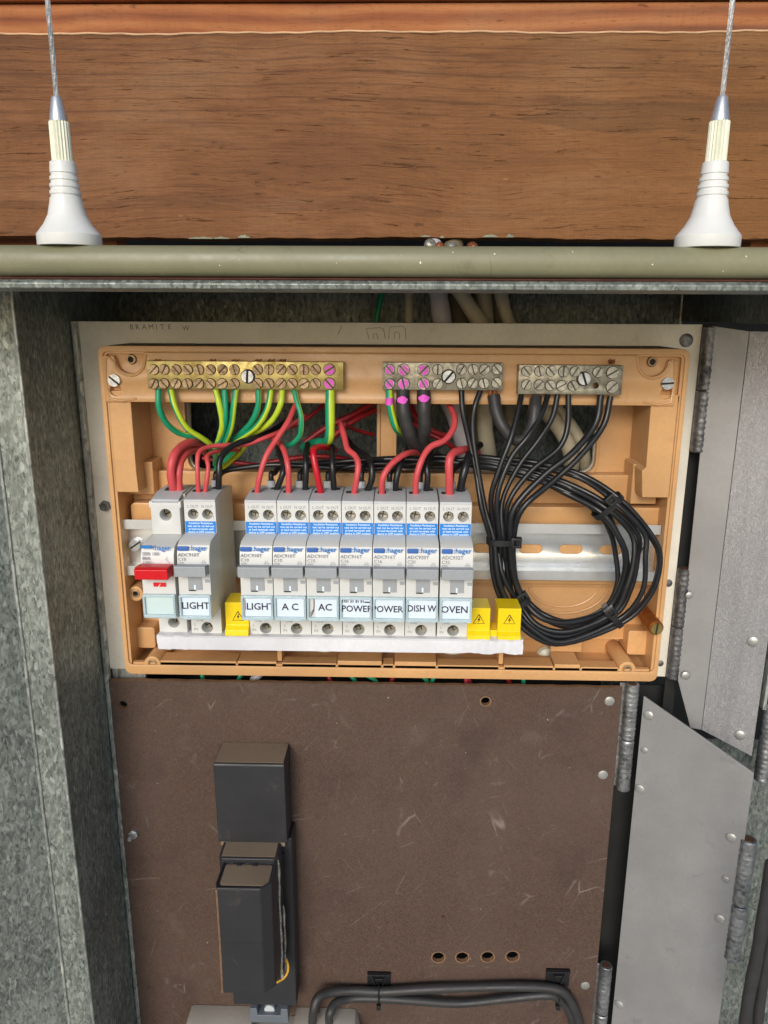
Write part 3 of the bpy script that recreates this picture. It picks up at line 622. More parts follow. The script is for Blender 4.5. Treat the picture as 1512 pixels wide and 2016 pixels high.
for px, py, an in ((224, 749, -40), (1315, 755, 5)):
    b = MB(); p = q(px, py, 41); b.screw(p.x, p.z, 39, 41.2, 3.5, an); b.build('fixing_screw', ['steel', 'slot'], enc)
for c_ in (cl, cr_):
    b = MB(); add_plate(b, circ(c_.x, c_.z, 2.7), [circ(c_.x, c_.z, 1.7)], 33, 36.2, .15); b.lathe([(1.75, 0), (1.75, 1)], (c_.x, -33, c_.z), (0, -1, 0), 16, 1)
    b.build('threaded_insert', ['brass_dk', 'slot'], enc)
b = MB(); put_text(b, 'EARTH', X(496, 780, 39), Z(496, 780, 39), 39.02, 3.6, ext=.06); put_text(b, 'N', X(1009, 779, 39), Z(1009, 779, 39), 39.02, 3.6, ext=.06)
put_text(b, 'AC13  SERIES', X(987, 1324, 38.3), Z(987, 1324, 38.3), 38.32, 2.6, ext=.05); b.build('embossed_lettering', 'tan_emb', enc)
# brown post
p0, p1 = q(1262, 1198, 14), q(1292, 1237, 46)
post = thing('standoff_post', 'brown bronze standoff post with slotted brass end at the lower right', 'post', p0)
b = MB(); ax = Vector((0, -1, 0)); b.lathe([(4.6, 0), (4.6, 31.5), (4.2, 32)], (p1.x, -14, p1.z), ax, 28); b.build('post_body', 'bronze', post)
b = MB(); b.screw(p1.x, p1.z, 45.8, 47.2, 3.5, 85); b.build('brass_screw', ['brass', 'slot'], post)

# ------------------------------------------------------------------ terminal bars
def bar(label, x0, x1, ya, yb, mt, top, bot, big, smt, hole=None, pinks=(), angs=None):
    X0, X1 = X(x0, 740, 47), X(x1, 740, 47); za, zb_ = Z(756, ya, 47), Z(756, yb, 47)
    o = thing('terminal_bar', label, 'terminal bar', ((X0+X1)/2, -40, zb_), 'terminal bars screwed to the apricot carrier')
    b = MB(); add_plate(b, [(X0, zb_), (X1, zb_), (X1, za), (X0, za)], [circ(*q(hole[0], hole[1], 47).xz, 1.7)] if hole else [], 39.3, 47, .25); b.build('bar_body', mt, o)
    for row in (top, bot):
        for e in row:
            px, py = e[0], e[1]; r = e[2] if len(e) > 2 else 2.75
            p = q(px, py, 48.4); b = MB(); an = random.choice((-60, -48, 45, 60, 88, 30, -50, -75))
            b.lathe([(r+.32, 0), (r+.32, .12)], (p.x, -47, p.z), (0, -1, 0), 20, 2); b.screw(p.x, p.z, 46, 48.2, r, an, slot=r*.13); s_ = b.build('terminal_screw', [smt, 'slot_brass' if mt == 'brass' else 'slot_tin', 'slot'], o, bevel=.2, seg=2)
            if (px, py) in pinks:
                b = MB(); n = 22
                for sg in (1, -1):
                    g = r*.17; a0 = math.asin(g/r)+.08; pts = []
                    rr = [r*random.uniform(.72, .97) for _ in range(14)]
                    for k in range(14):
                        a = a0+(math.pi-2*a0)*k/13; pts.append((rr[k]*math.cos(a), sg*max(g*1.15, rr[k]*math.sin(a))))
                    ca, sa = math.cos(rad(an)), math.sin(rad(an)); b.fprism([(p.x+u*ca-v*sa, p.z+u*sa+v*ca) for u, v in pts], 48.3, 48.52)
                b.build('paint_mark', 'pink', s_)
    tips = {290: (310, 418, 464, 508, 534, 556), 1021: (1204,)}.get(x0, ())
    if tips:
        b = MB()
        for tx in tips:
            for kk in range(6): b.tube([q(tx+(kk-2.5)*2, 716, 44), q(tx+(kk-2.5)*2.6, 708.5-(kk % 3)*.9, 45+random.uniform(-1, 1))], .32, 5, 1)
        b.build('wire_tips', 'copper', o)
    p = q(big[0], big[1], 49.5); b = MB(); b.lathe([(4.1, 0), (4.1, .5)], (p.x, -47, p.z), (0, -1, 0), 24, 1); b.screw(p.x, p.z, 47, 49.6, 3.5, big[2]); b.build('mounting_screw', ['steel', 'slot'], o, bevel=.15, seg=1)
    return o
et = [301.6, 322, 345.8, 368.3, 390.8, 413.8, 436.8, 460.9, 506.7, 529, 553, 575, 598, 621]
pk = [(648, 728), (648, 755.6), (767, 728), (794.5, 728.5), (834, 728.5), (767, 756), (794.5, 756), (834, 756)]
bar('long bright brass earth bar on the left of the carrier', 290, 676, 713.5, 768.5, 'brass', [(x, 728) for x in et]+[(648, 728, 3.2)], [(x, 755.5) for x in et]+[(648, 755.6, 3.2)], (486.6, 741.6, 85), 'brass_dk', pinks=pk)
bar('grey terminal bar with magenta painted screws, middle of the carrier', 753, 990, 713.5, 767, 'tin', [(767, 728), (794.5, 728.5, 3.2), (834, 728.5, 3.2), (862, 728), (909, 728), (931.6, 728), (954, 728), (979, 727)],
    [(767, 756), (794.5, 756, 3.2), (834, 756, 3.2), (862, 756), (909, 755), (931, 755), (953, 755), (978, 754)], (883.6, 742, 50), 'tin_screw', pinks=pk)
bar('short grey terminal bar with no paint marks, right of the carrier', 1021, 1226, 717, 774, 'tin', [(1037.6, 731), (1063, 731), (1086, 731), (1110, 732), (1133, 732), (1178, 733), (1207, 734, 3.3)],
    [(1037, 758), (1062, 758), (1084, 759), (1106, 760), (1129, 760), (1206, 762, 3.3)], (1151, 746, -70), 'tin_screw', hole=(1173, 759))

# ------------------------------------------------------------------ DIN rail
RZ1, RZ0 = Z(1000, 1030, 31), Z(1000, 1140, 31); RX0, RX1 = -171, 158.5
dr = thing('din_rail', 'bright slotted zinc mounting rail behind the breakers', 'rail', (0, -24, RZ0))
b = MB(); sl = []
zc_ = (RZ0+RZ1)/2
for px in (880, 955, 1045, 1124, 1204):
    cxx = X(px, 1078, 25); sl.append(rrect(cxx-7.2, cxx+7.2, zc_-3, zc_+3, 2.95, 6))
add_plate(b, [(RX0, RZ0+5), (RX1-.5, RZ0+5), (RX1-.5, RZ1-5), (RX0, RZ1-5)], sl, 24, 25.2, .1)
for z_, sg in ((RZ1-5, 1), (RZ0+5, -1)):
    b.xprism([(24.05, z_-sg*1), (24.05, z_), (31, z_), (31, z_+sg*5), (32.2, z_+sg*5), (32.2, z_-sg*1)], RX0, RX1)
b.build('rail_body', 'zincrail', dr, bevel=.15)
for px, py, an in ((265, 1074, 35), (1266, 1078, 60)):
    b = MB(); p = q(px, py, 28); b.lathe([(4.6, 0), (4.6, .8)], (p.x, -25.2, p.z), (0, -1, 0), 24); b.screw(p.x, p.z, 26, 28.6, 3.5, an); b.build('rail_screw', ['steel', 'slot'], dr)
# ------------------------------------------------------------------ breakers
BZ1, BSH, BN0, BB = -100.2, -119.6, -163.2, -180.5      # top, shoulder foot, nose foot, bottom
def zn(py, f=94): return Z(756, py, f)
WD = 17.55
BRK = 'circuit breakers clipped on the rail'
HOLES = (4.9, 12.9)
def holes_plate(b, x0, zc_, xs_, r, z0, z1, f0=67, f1=75):
    add_plate(b, [(x0, z0), (x0+WD, z0), (x0+WD, z1), (x0, z1)], [circ(x0+u, zc_, r, 22) for u in xs_], f0, f1, 0)
def make_breaker(x0, label):
    o = thing('circuit_breaker', label, 'circuit breaker', (x0+WD/2, -31, BB), BRK)
    zh, zl = Z(756, 1016, 75), Z(756, 1240, 75)
    b = MB(); b.xprism([(31.5, BZ1-2), (40, BZ1+.2), (44, BZ1+.4), (66.9, BZ1), (66.9, BB), (31.5, BB)], x0+.02, x0+WD-.02); b.build('housing', 'yside', o, bevel=.35)
    b = MB(); b.xprism([(67, BSH+.2), (75, BSH+.2), (88, BSH-.4), (91.5, BSH-2), (93.4, BSH-6), (94.1, BSH-11), (94, zn(1120)), (94, BN0), (67, BN0)], x0, x0+WD); b.build('nose', 'white', o, bevel=.3)
    b = MB(); holes_plate(b, x0, zh, HOLES, 2.95, BSH+.25, BZ1-.2); b.build('upper_terminal_face', 'white', o, bevel=.25)
    b = MB(); holes_plate(b, x0, zl, (9.2,), 3.3, BB, BN0-.05); b.build('lower_terminal_face', 'white', o, bevel=.25)
    b = MB(); b.xprism([(44.5, BZ1+.5), (52, BZ1+1.4), (66, BZ1+.9), (75.2, BZ1-.3), (75.3, BZ1-1.6), (66, BZ1-.25), (44.5, BZ1-.1)], x0+.1, x0+WD-.1); b.build('top_cap', 'lgrey', o, bevel=.2)
    b = MB()
    for u, f, wx in ((3.9, 60, 2.4), (13.3, 53, 2.2)): b.box(x0+u-wx, x0+u+wx, f-1.9, f+1.9, BZ1+.3, BZ1+1.62)
    b.build('wire_entry', 'slot', o, bevel=.2)
    for u in HOLES:
        b = MB(); b.screw(x0+u, zh-.35, 67.1, 69, 2.4, random.choice((10, 35, 60, 80)), slot=.28, cross=True); b.build('terminal_screw', ['tin_screw', 'slot'], o)
    b = MB(); b.screw(x0+9.2, zl-.3, 66.95, 68.2, 3.1, 20, slot=.4, cross=True); b.build('terminal_screw', ['tin', 'slot'], o)
    # blue insulation label
    b = MB(); la, lb_ = Z(756, 1030, 75), Z(756, 1055, 75); b.box(x0+.25, x0+WD-.25, 75.02, 75.14, lb_, la); bl = b.build('insulation_label', 'blue', o)
    b = MB(); h = (la-lb_)/4.3
    for k, s_ in enumerate(('Insulation Resistance', 'test can be carried out', 'at load terminals with', 'device in OFF position')):
        put_text(b, s_, x0+WD/2+.2, la-h*(k+.62), 75.17, 1.72, bold=.02, ext=.02, sx=.93)
    b.build('printed_text', 'ink_white', bl)
    # lever
    za, zb_ = Z(756, 1119, 103), Z(756, 1141, 103)
    b = MB(); b.xprism([(92, zn(1115)), (93.8, zn(1115)), (101, Z(756, 1118, 101)), (102.2, Z(756, 1121, 102.2)), (101.8, Z(756, 1141, 101.8)), (97, zb_-.3), (93, zb_-2)], x0+.35, x0+WD-.45); lv = b.build('lever', 'lever', o, bevel=.35)
    zc1, zc0 = zn(1142, 94.5)+1.5, zn(1166, 94.5)
    b = MB(); b.box(x0+5.4, x0+12.9, 93.5, 94.55, zc0, zc1); b.build('lever_web', 'lever', lv, bevel=.1)
    b = MB(); b.box(x0+8.6, x0+9.5, 94.56, 94.75, zc0+.2, zc0+2.9); b.build('index_mark', 'ink_white', lv)
    b = MB(); b.box(x0+5.6, x0+9.3, 94.3, 94.8, zc0-.55, zc0-.02); b.build('lever_slot', 'slot', o)
    b = MB(); b.box(x0+14.6, x0+17.2, 94.05, 94.25, zn(1151), zn(1145)); b.build('indicator_window', 'lever', o)
    # clear label holder
    b = MB(); wa, wb = zn(1176, 95), zn(1222, 95)
    add_plate(b, rrect(x0+.15, x0+WD-.05, wb-.4, wa+.2, .8, 3), [rrect(x0+1.3, x0+WD-1.2, wb+1.5, wa-1.1, .5, 3)], 94.15, 96.2, .25)
    lw = b.build('label_window', 'clear', o)
    return o
def pc(o, x0, model, cur, lab, ink='ink_black', paper='paper', size=5.5, tx=0, tz=0, sx=1, p0=1.4, extra=None):
    """what is printed on one breaker, and its paper"""
    kids = [k for k in o.children if k.name.startswith('label_window')][0]
    wa, wb = zn(1176, 95), zn(1222, 95)
    b = MB(); b.box(x0+p0, x0+WD-1.1, 94.2, 94.5, wb+1.2, wa-.9); pp = b.build('label_paper', paper, kids)
    if lab:
        b = MB(); put_text(b, lab, x0+WD/2+tx, (wa+wb)/2+tz+.2, 94.56, size, bold=.09, ext=.03, sx=sx)
        if extra: extra(b, x0, wa, wb)
        # keep the lettering inside its own window
        for cut, sgn in ((x0+.9, -1), (x0+WD-.6, 1)):
            bmesh.ops.bisect_plane(b.bm, geom=b.bm.verts[:]+b.bm.edges[:]+b.bm.faces[:], plane_co=(cut, 0, 0), plane_no=(sgn, 0, 0), clear_outer=True)
        b.build('label_lettering', ink, kids)
    b = MB()
    put_text(b, 'L OUT', x0+4.9, Z(756, 1001, 75), 75.03, 2.3, bold=.01, ext=.02, sx=.95); put_text(b, 'N OUT', x0+12.9, Z(756, 1001, 75), 75.03, 2.3, bold=.01, ext=.02, sx=.9)
    put_text(b, 'L', x0+2.4, Z(756, 1234, 75), 75.03, 2.3, ext=.02); put_text(b, 'IN', x0+2.6, Z(756, 1243.5, 75), 75.03, 2.3, ext=.02); put_text(b, 'LINE', x0+5, Z(756, 1225.5, 75), 75.03, 2.1, ext=.02)
    put_text(b, model, x0+.6, zn(1097), 94.12, 2.75, bold=.01, ext=.03, align='LEFT'); put_text(b, cur, x0+.6, zn(1106), 94.14, 2.6, bold=.01, ext=.03, align='LEFT')
    put_text(b, '6000', x0+.7, zn(1112.5), 94.14, 1.6, ext=.03, align='LEFT')
    b.tube([(x0+14.2, -94.2, zn(1107)), (x0+13.1, -94.2, zn(1113)), (x0+15.9, -94.2, zn(1113)), (x0+14.8, -94.2, zn(1107))], .09, 4, 1)
    b.tube([(x0+13.4, -94.2, zn(1111)), (x0+15.6, -94.2, zn(1111))], .09, 4, 1)
    b.build('printed_marking', 'ink', o)
    fa = 93.6
    b = MB(); b.addmesh(text_mesh(':hager', 4.15, .045, .04, 'LEFT', 1), Matrix.Translation((x0+6.9, -93.75, zn(1084, 93.5)+.2)) @ Matrix.Rotation(rad(90+4), 4, 'X') @ Matrix.Diagonal((.93, 1, 1, 1)))
    b.build('maker_lettering', 'ink_blue', o)
    b = MB(); add_plate(b, rrect(x0+.5, x0+6.4, zn(1089), zn(1080.5), .5, 3), [], 93, 94.05, .1); b.build('test_button', 'blue_dk', o)
specs = [(-119.6, 'ADC910T', 'C10', 'LIGHT', 'breaker labelled LIGHT standing beside the red switch, left of the gap', {}),
         (-85.8, 'ADC910T', 'C10', 'LIGHT', 'breaker labelled LIGHT, leftmost in the row of seven', dict(tx=1.6, p0=2.3)),
         (0, 'ADC910T', 'C10', 'A C', 'breaker with widely spaced A C label, second in the row of seven', dict()),
         (0, 'ADC910T', 'C10', 'AC', 'breaker with a shifted AC paper and pen stroke, third of seven', dict(p0=4.6, tx=1.2)),
         (0, 'ADC916T', 'C16', 'POWER', 'breaker whose POWER label covers older lettering, middle of the row of seven', dict(tx=.6, tz=-.6, size=5.2, sx=.93)),
         (0, 'ADC916T', 'C16', 'POWER', 'breaker with a clean POWER label, just left of DISH W', dict(tx=-.7, tz=-.6, size=5.2, sx=.93)),
         (0, 'ADC920T', 'C20', 'DISH W', 'breaker labelled DISH W, beside the OVEN breaker', dict(sx=.84, size=5.3)),
         (0, 'ADC932T', 'C32', 'OVEN', 'breaker labelled OVEN at the right end of the row', dict(tx=-.6, tz=-.4))]
def ex_light(b, x0, wa, wb): b.tube([(x0+2.2, -94.6, wa-2.6), (x0+2.4, -94.6, wb+5)], .14, 5, 1)
def ex_ac(b, x0, wa, wb):
    b.tube([(x0+3.9, -94.4, wa-1.4), (x0+3.7, -94.4, wb+5.6), (x0+2.1, -94.4, wb+1.9)], .2, 5, 3); b.tube([(x0+3.7, -94.4, wb+6), (x0+1.7, -94.4, wb+3)], .15, 5, 1)
def ex_pow(b, x0, wa, wb):
    for s_, dx in (('P', -6.6), ('U', -4.6), ('W', -1.9), ('E', .9), ('R', 3.6)):
        b.box(x0+WD/2+dx-1, x0+WD/2+dx-.4, 94.5, 94.6, wa-3.6, wa-1.9)
        b.box(x0+WD/2+dx+.1, x0+WD/2+dx+.6, 94.5, 94.6, wa-3.4, wa-2)
    b.box(x0+WD/2+4.6, x0+WD-1.2, 94.5, 94.6, wa-3.5, wa-2.8)
proto = None; BX = []
xs_ = [-119.6]+[-85.8+17.87*k+(.45 if k == 6 else 0) for k in range(7)]
for k, (sp, x0) in enumerate(zip(specs, xs_)):
    if proto is None:
        proto = make_breaker(x0, sp[4]); o = proto; raw = proto
    BX.append(x0)
brs = [proto]+[dup_tree(proto, (x0-xs_[0], 0, 0)) for x0 in xs_[1:]]
for k, (o, sp, x0) in enumerate(zip(brs, specs, xs_)):
    o['label'] = sp[4]
    kw = dict(sp[5])
    ex = {1: ex_light, 3: ex_ac, 4: ex_pow}.get(k)
    pc(o, x0, sp[1], sp[2], sp[3], extra=ex, **kw)
# isolator
ix = -139.4; IW = 18
iso = thing('isolator_switch', 'main switch with a red lever and blank label at the left end', 'main switch', (ix+IW/2, -31, BB))
zh, zl = Z(756, 1018, 74), Z(756, 1231, 74)
b = MB(); b.xprism([(31.5, BZ1-2), (40, BZ1+.4), (44, BZ1+.6), (64, BZ1+.2), (64, BB), (31.5, BB)], ix+.3, ix+IW-.3); b.build('housing', 'yside', iso, bevel=.4)
b = MB(); b.xprism([(64, -121.2), (74, -121.2), (87, -121.8), (91, -123.3), (93, -127), (93.8, -132), (93.8, BN0), (64, BN0)], ix, ix+IW); b.build('nose', 'white', iso, bevel=.3)
b = MB(); add_plate(b, [(ix+.9, -121), (ix+IW-.9, -121), (ix+IW-.9, Z(756, 1004, 74)), (ix+IW-.2, Z(756, 1004, 74)), (ix+IW-.2, Z(756, 992, 74)), (ix+IW-1.4, Z(756, 992, 74)), (ix+IW-1.4, BZ1-2.4), (ix+2, BZ1-2.4), (ix+2, Z(756, 992, 74)), (ix+.1, Z(756, 992, 74)), (ix+.1, Z(756, 1004, 74)), (ix+.9, Z(756, 1004, 74))],
    [circ(ix+9, zh, 3.4, 24)], 64, 74, .2); b.build('upper_terminal_face', 'white', iso)
b = MB(); b.xprism([(46, BZ1+.8), (62, BZ1+1.2), (72, BZ1-1), (73, BZ1-2.2), (62, BZ1+.1), (46, BZ1)], ix+1, ix+IW-1.6); b.build('top_cap', 'lgrey', iso, bevel=.25)
b = MB(); b.box(ix+5, ix+13.5, 54, 60, BZ1+.4, BZ1+1.9); b.build('wire_entry', 'slot', iso)
b = MB(); add_plate(b, [(ix+.9, BB), (ix+IW-.9, BB), (ix+IW-.9, BN0-.05), (ix+.9, BN0-.05)], [circ(ix+9.4, zl, 3.3, 24)], 64, 74, .2); b.build('lower_terminal_face', 'white', iso)
for z_, a in ((zh, 30), (zl, 75)):
    b = MB(); b.screw(ix+9.2, z_-.3, 64, 66, 3.1, a, slot=.4); b.build('terminal_screw', ['tin', 'slot'], iso)
za, zb_ = Z(300, 1118, 105), Z(300, 1142, 105)
b = MB(); b.xprism([(92, zn(1115)), (93.8, zn(1115)), (102, Z(300, 1116, 102)), (103, Z(300, 1118, 103)), (105, Z(300, 1123, 105)), (104, Z(300, 1142, 104)), (98, zb_-.4), (93, zb_-2)], ix-.2, ix+IW-.5); lv = b.build('lever', 'red_lever', iso, bevel=.4)
b = MB(); b.box(ix+6.2, ix+13, 93.4, 94.1, zn(1160), zn(1142)); b.build('window_frame', 'white', iso, bevel=.1)
b = MB(); b.box(ix+6.2, ix+13, 94.1, 94.4, zn(1160), zn(1152)); b.build('red_indicator', 'red_lever', iso)
b = MB(); b.tube([(ix+8.9, -94.5, zn(1160)), (ix+10.1, -94.5, zn(1154))], .2, 6, 1); b.build('index_mark', 'ink_white', iso)
b = MB(); wa, wb = zn(1176, 95), zn(1220, 95)
add_plate(b, rrect(ix+.2, ix+IW-.1, wb-.4, wa+.2, .8, 3), [rrect(ix+1.3, ix+IW-1.3, wb+1.5, wa-1.1, .5, 3)], 94.15, 96.2, .25); lw = b.build('label_window', 'clear', iso)
b = MB(); b.box(ix+1.2, ix+IW-1.2, 94.2, 94.5, wb+1.2, wa-.9); b.build('blank_label', 'paper_tint', lw)
b = MB(); put_text(b, 'SBR 180', ix+1, zn(1096), 93.95, 2.75, bold=.01, ext=.03, align='LEFT'); put_text(b, '80A', ix+1, zn(1105), 93.95, 2.7, bold=.01, ext=.03, align='LEFT'); put_text(b, '230V~', ix+1, zn(1113), 93.95, 2.3, ext=.03, align='LEFT')
b.tube([(ix+14.3, -94, zn(1102)), (ix+14.3, -94, zn(1106))], .1, 4, 1); b.tube([(ix+13.6, -94, zn(1106)), (ix+16, -94, zn(1114))], .1, 4, 1); b.build('printed_marking', 'ink', iso)
b = MB(); b.addmesh(text_mesh(':hager', 4.15, .045, .04, 'LEFT', 1), Matrix.Translation((ix+7.2, -93.5, zn(1084, 93)+.2)) @ Matrix.Rotation(rad(94), 4, 'X') @ Matrix.Diagonal((.93, 1, 1, 1)))
b.box(ix+.8, ix+6.6, 93, 93.6, zn(1085.5), zn(1080)); b.build('maker_lettering', 'ink_blue', iso)

# yellow caps and white cover under the breakers
WZ1, WZ0 = Z(668, 1257, 80), Z(668, 1284, 80)
cover = thing('busbar_cover', 'white wrinkled busbar cover strip below the breakers', 'cover strip', (-34, -60, WZ0))
b = MB(); WX0, WX1 = X(310, 1270, 80), X(1030, 1275, 80); n = 150; rows = [(66, WZ1), (79, WZ1+.1), (80, WZ1-.6), (80.2, (WZ1+WZ0)/2+.5), (80, WZ0+.4), (79, WZ0), (70, WZ0+.3)]
g = []
for i in range(n+1):
    x = WX0+(WX1-WX0)*i/n; e = max(0, 1-min(i, n-i)/10); wr = .55 if (i < 14 or i > n-22) else .06
    g.append([b.v((x+(random.uniform(-.4, .4) if i in (0, n) else 0), -(f+wr*(.45*math.sin(i*1.9+j*1.3)+random.uniform(-.25, .25))*(1 if 0 < j < 6 else 0)), z+wr*.3*math.sin(i*.8+j*2)+(.5*math.sin(i*.5) if j > 3 and i > n-25 else 0))) for j, (f, z) in enumerate(rows)])
for i in range(n):
    for j in range(len(rows)-1): b.face([g[i][j], g[i][j+1], g[i+1][j+1], g[i+1][j]])
b.face(g[0]); b.face(g[-1][::-1])
b.build('cover_sheet', 'tape', cover, ang=28)
def cap(px0, px1, y0, y1, label, rib=None):
    f = 76; x0, x1 = X(px0, 1200, f), X(px1, 1200, f); zt_, zb_ = Z(756, y0, f), Z(756, y1, f)
    o = thing('yellow_cover', label, 'yellow cover', ((x0+x1)/2, -60, zb_), 'yellow terminal caps')
    b = MB(); b.xprism([(60, zt_), (f, zt_), (f, zb_+5.5), (f+2.6, zb_+3.2), (f+3, zb_), (60, zb_)], x0, x1); b.build('cover_body', 'yellow', o, bevel=.35)
    cx_ = (x0+x1)/2+(.6 if px0 < 500 else 0); cz_ = Z(756, 1217, f); r = 3.7
    b = MB(); tr = [(cx_+r*math.cos(rad(a)), -(f+.06), cz_-.6+r*math.sin(rad(a))*.98) for a in (90, 210, 330, 90)]
    b.tube(tr, .24, 5, 1)
    b.fprism([(cx_+.3, cz_+1.5), (cx_-.8, cz_-.5), (cx_, cz_-.4), (cx_-.35, cz_-1.9), (cx_+.9, cz_+.15), (cx_+.1, cz_+.1), (cx_+.7, cz_+1.5)], f+.03, f+.2)
    b.build('hazard_symbol', 'ink_black', o)
    return o
cap(443, 489, 1190, 1252, 'yellow warning cap in the gap left of the row of seven')
cap(921, 966, 1195, 1256, 'yellow warning cap next to the OVEN breaker')
cap(981, 1027, 1195, 1257, 'rightmost yellow warning cap, below the black cable bundle')
b = MB(); b.box(X(964, 1240, 74), X(983, 1240, 74), 62, 74, Z(756, 1256, 74), Z(756, 1238, 74)); b.build('yellow_cover', 'yellow', bevel=.3, label='low plain yellow piece joining the two right warning caps', cat='yellow cover')
# ------------------------------------------------------------------ wires
def wire(name, label, pts, r, mt, group, cat='wire', twist=0, ph=0, parent=None, sub=6, seg=12):
    P = [q(*p) for p in pts]; b = MB(); rr = r
    for i in range(1, len(P)-1): P[i] += Vector((random.uniform(-.35, .35), random.uniform(-.4, .4), random.uniform(-.35, .35)))
    if len(P) > 3 and sub > 1: rr = lambda u, k=random.uniform(0, 6): r*(1+.035*math.sin(u*23+k)+.025*math.sin(u*51+k*2))
    b.tube(P, rr, seg, sub, twist, ph=ph)
    if parent is not None: return b.build(name, mt, parent)
    return b.build(name, mt, label=label, cat=cat, group=group)
ORD = ['first', 'second', 'third', 'fourth', 'fifth', 'sixth', 'seventh', 'eighth', 'ninth', 'tenth']
EG = 'green and yellow earth wires'
gl = [[(312, 762, 43), (314, 800, 44), (326, 832, 40), (352, 853, 34), (385, 862, 28), (412, 880, 20), (428, 905, 8)],
      [(335, 762, 43), (345, 802, 46), (367, 842, 42), (400, 864, 34), (424, 882, 24), (438, 905, 8)],
      [(423, 762, 43), (432, 800, 45), (437, 835, 42), (432, 860, 36), (426, 885, 26), (432, 915, 8)],
      [(442, 762, 43), (443, 815, 44), (440, 850, 38), (428, 880, 30), (424, 915, 8)],
      [(465, 762, 43), (459, 800, 45), (456, 835, 42), (446, 865, 36), (432, 890, 24), (430, 915, 8)],
      [(509, 762, 43), (508, 800, 44), (496, 832, 40), (470, 856, 32), (446, 872, 24), (430, 900, 8)],
      [(534, 762, 43), (526, 805, 46), (508, 838, 42), (478, 860, 34), (450, 876, 24), (436, 905, 8)],
      [(556, 764, 43), (553, 796, 46), (536, 828, 42), (510, 846, 36), (480, 860, 28), (450, 890, 12)]]
for k, p in enumerate(gl):
    wire('earth_wire', '%s green and yellow earth wire from the left under the brass bar' % ORD[k], p, 1.75, 'gy', EG, twist=(.004, .006, .004, -.004, .006, -.006, .006, .004)[k], ph=(-.4, 1.3, 1.9, -.5, .9, .3, 1.3, 2.2)[k])
wire('earth_wire', 'green and yellow wire with a sharp kink between the eighth wire and the thick one', [(578, 762, 43), (584, 790, 46), (592, 815, 48), (594, 838, 48), (588, 858, 46), (572, 874, 42), (552, 877, 36), (540, 866, 26), (530, 850, 14)], 1.5, 'gy', EG, twist=.004, ph=.2)
wire('earth_wire', 'thick green and yellow earth wire under the magenta screws of the brass bar', [(650, 762, 43), (649, 800, 45), (650, 845, 45), (648, 865, 42), (640, 872, 34), (618, 872, 22), (600, 880, 8)], 2.8, 'gy', EG, twist=.0, ph=1.3)
o = wire('earth_wire', 'green and yellow wire daubed with magenta paint at the left end of the middle bar', [(766, 762, 43), (768, 800, 45), (776, 835, 42), (786, 850, 36), (800, 860, 20)], 2.1, 'gy', EG, twist=.0, ph=1.0)
P = [q(766.6, y, 45) for y in (783, 789, 797)]; b = MB(); b.tube(P, 2.25, 12, 2); b.build('paint_mark', 'pink', o)
b = MB()
for pts in ([(470, 898, 30), (455, 905, 24), (440, 925, 14)], [(480, 890, 24), (460, 898, 20), (438, 918, 12)], [(462, 884, 30), (446, 898, 26), (430, 920, 14)]):
    pass
for k, pts in enumerate(([(476, 862, 24), (462, 888, 22), (436, 912, 14), (420, 930, 6)], [(488, 868, 18), (470, 892, 16), (448, 912, 10), (430, 926, 4)])):
    wire('earth_wire', ('green and yellow wire %s low behind the first LIGHT breaker wires' % ('nearest the front' if k == 0 else 'farther back')), pts, 1.7, 'gy', EG, ph=1.4*k+.5)
# thick black links
BG = 'thick black neutral cables'
o = wire('neutral_cable', 'thick black cable with a round magenta daub, left of its pair', [(793, 762, 43), (795, 805, 47), (801, 840, 46), (812, 866, 42), (832, 884, 30), (850, 898, 10)], 3.9, 'blackthick', BG)
def daub(o, px, py, f, rx, rz, r):
    c = q(px, py, f); b = MB(); n = 22; ring = []
    for k in range(n):
        a = 2*math.pi*k/n; m_ = random.uniform(.85, 1.05); dx, dz = rx*m_*math.cos(a), rz*m_*math.sin(a); ring.append(b.v((c.x+dx, -(f+math.sqrt(max(0, (r+.12)**2-dx*dx))), c.z+dz)))
    mid = []
    for k in range(n):
        a = 2*math.pi*k/n; dx, dz = rx*.45*math.cos(a), rz*.45*math.sin(a); mid.append(b.v((c.x+dx, -(f+math.sqrt((r+.14)**2-dx*dx)), c.z+dz)))
    for k in range(n): b.face([ring[k], ring[(k+1) % n], mid[(k+1) % n], mid[k]])
    b.face(mid); b.build('paint_mark', 'pink', o)
daub(o, 792, 786, 46.2, 3.1, 2.2, 4.3)
o = wire('neutral_cable', 'thick black cable with a ragged magenta daub, right of its pair', [(834, 762, 43), (834, 805, 47), (835, 840, 45), (833, 862, 40), (838, 885, 28), (860, 900, 10)], 3.9, 'blackthick', BG)
daub(o, 834, 783, 46.2, 3.3, 2.2, 4.3)
o = wire('link_cable', 'thick black loop with bare copper ends joining the two grey bars', [(972, 779, 44), (979, 812, 48), (992, 844, 50), (1012, 866, 50), (1033, 864, 50), (1048, 838, 50), (1054, 806, 48), (1055, 782, 44)], 3.5, 'blackthick', BG, cat='cable')
b = MB()
for cx_, y0 in ((971, 768), (1054, 773)):
    for k in range(7):
        b.tube([q(cx_+(k-3)*2.4, y0-4, 44+random.uniform(-1, 2)), q(cx_+(k-3)*3.2, y0+12, 45+random.uniform(-1, 2))], .42, 6, 1)
b.build('copper_strands', 'copper', o)
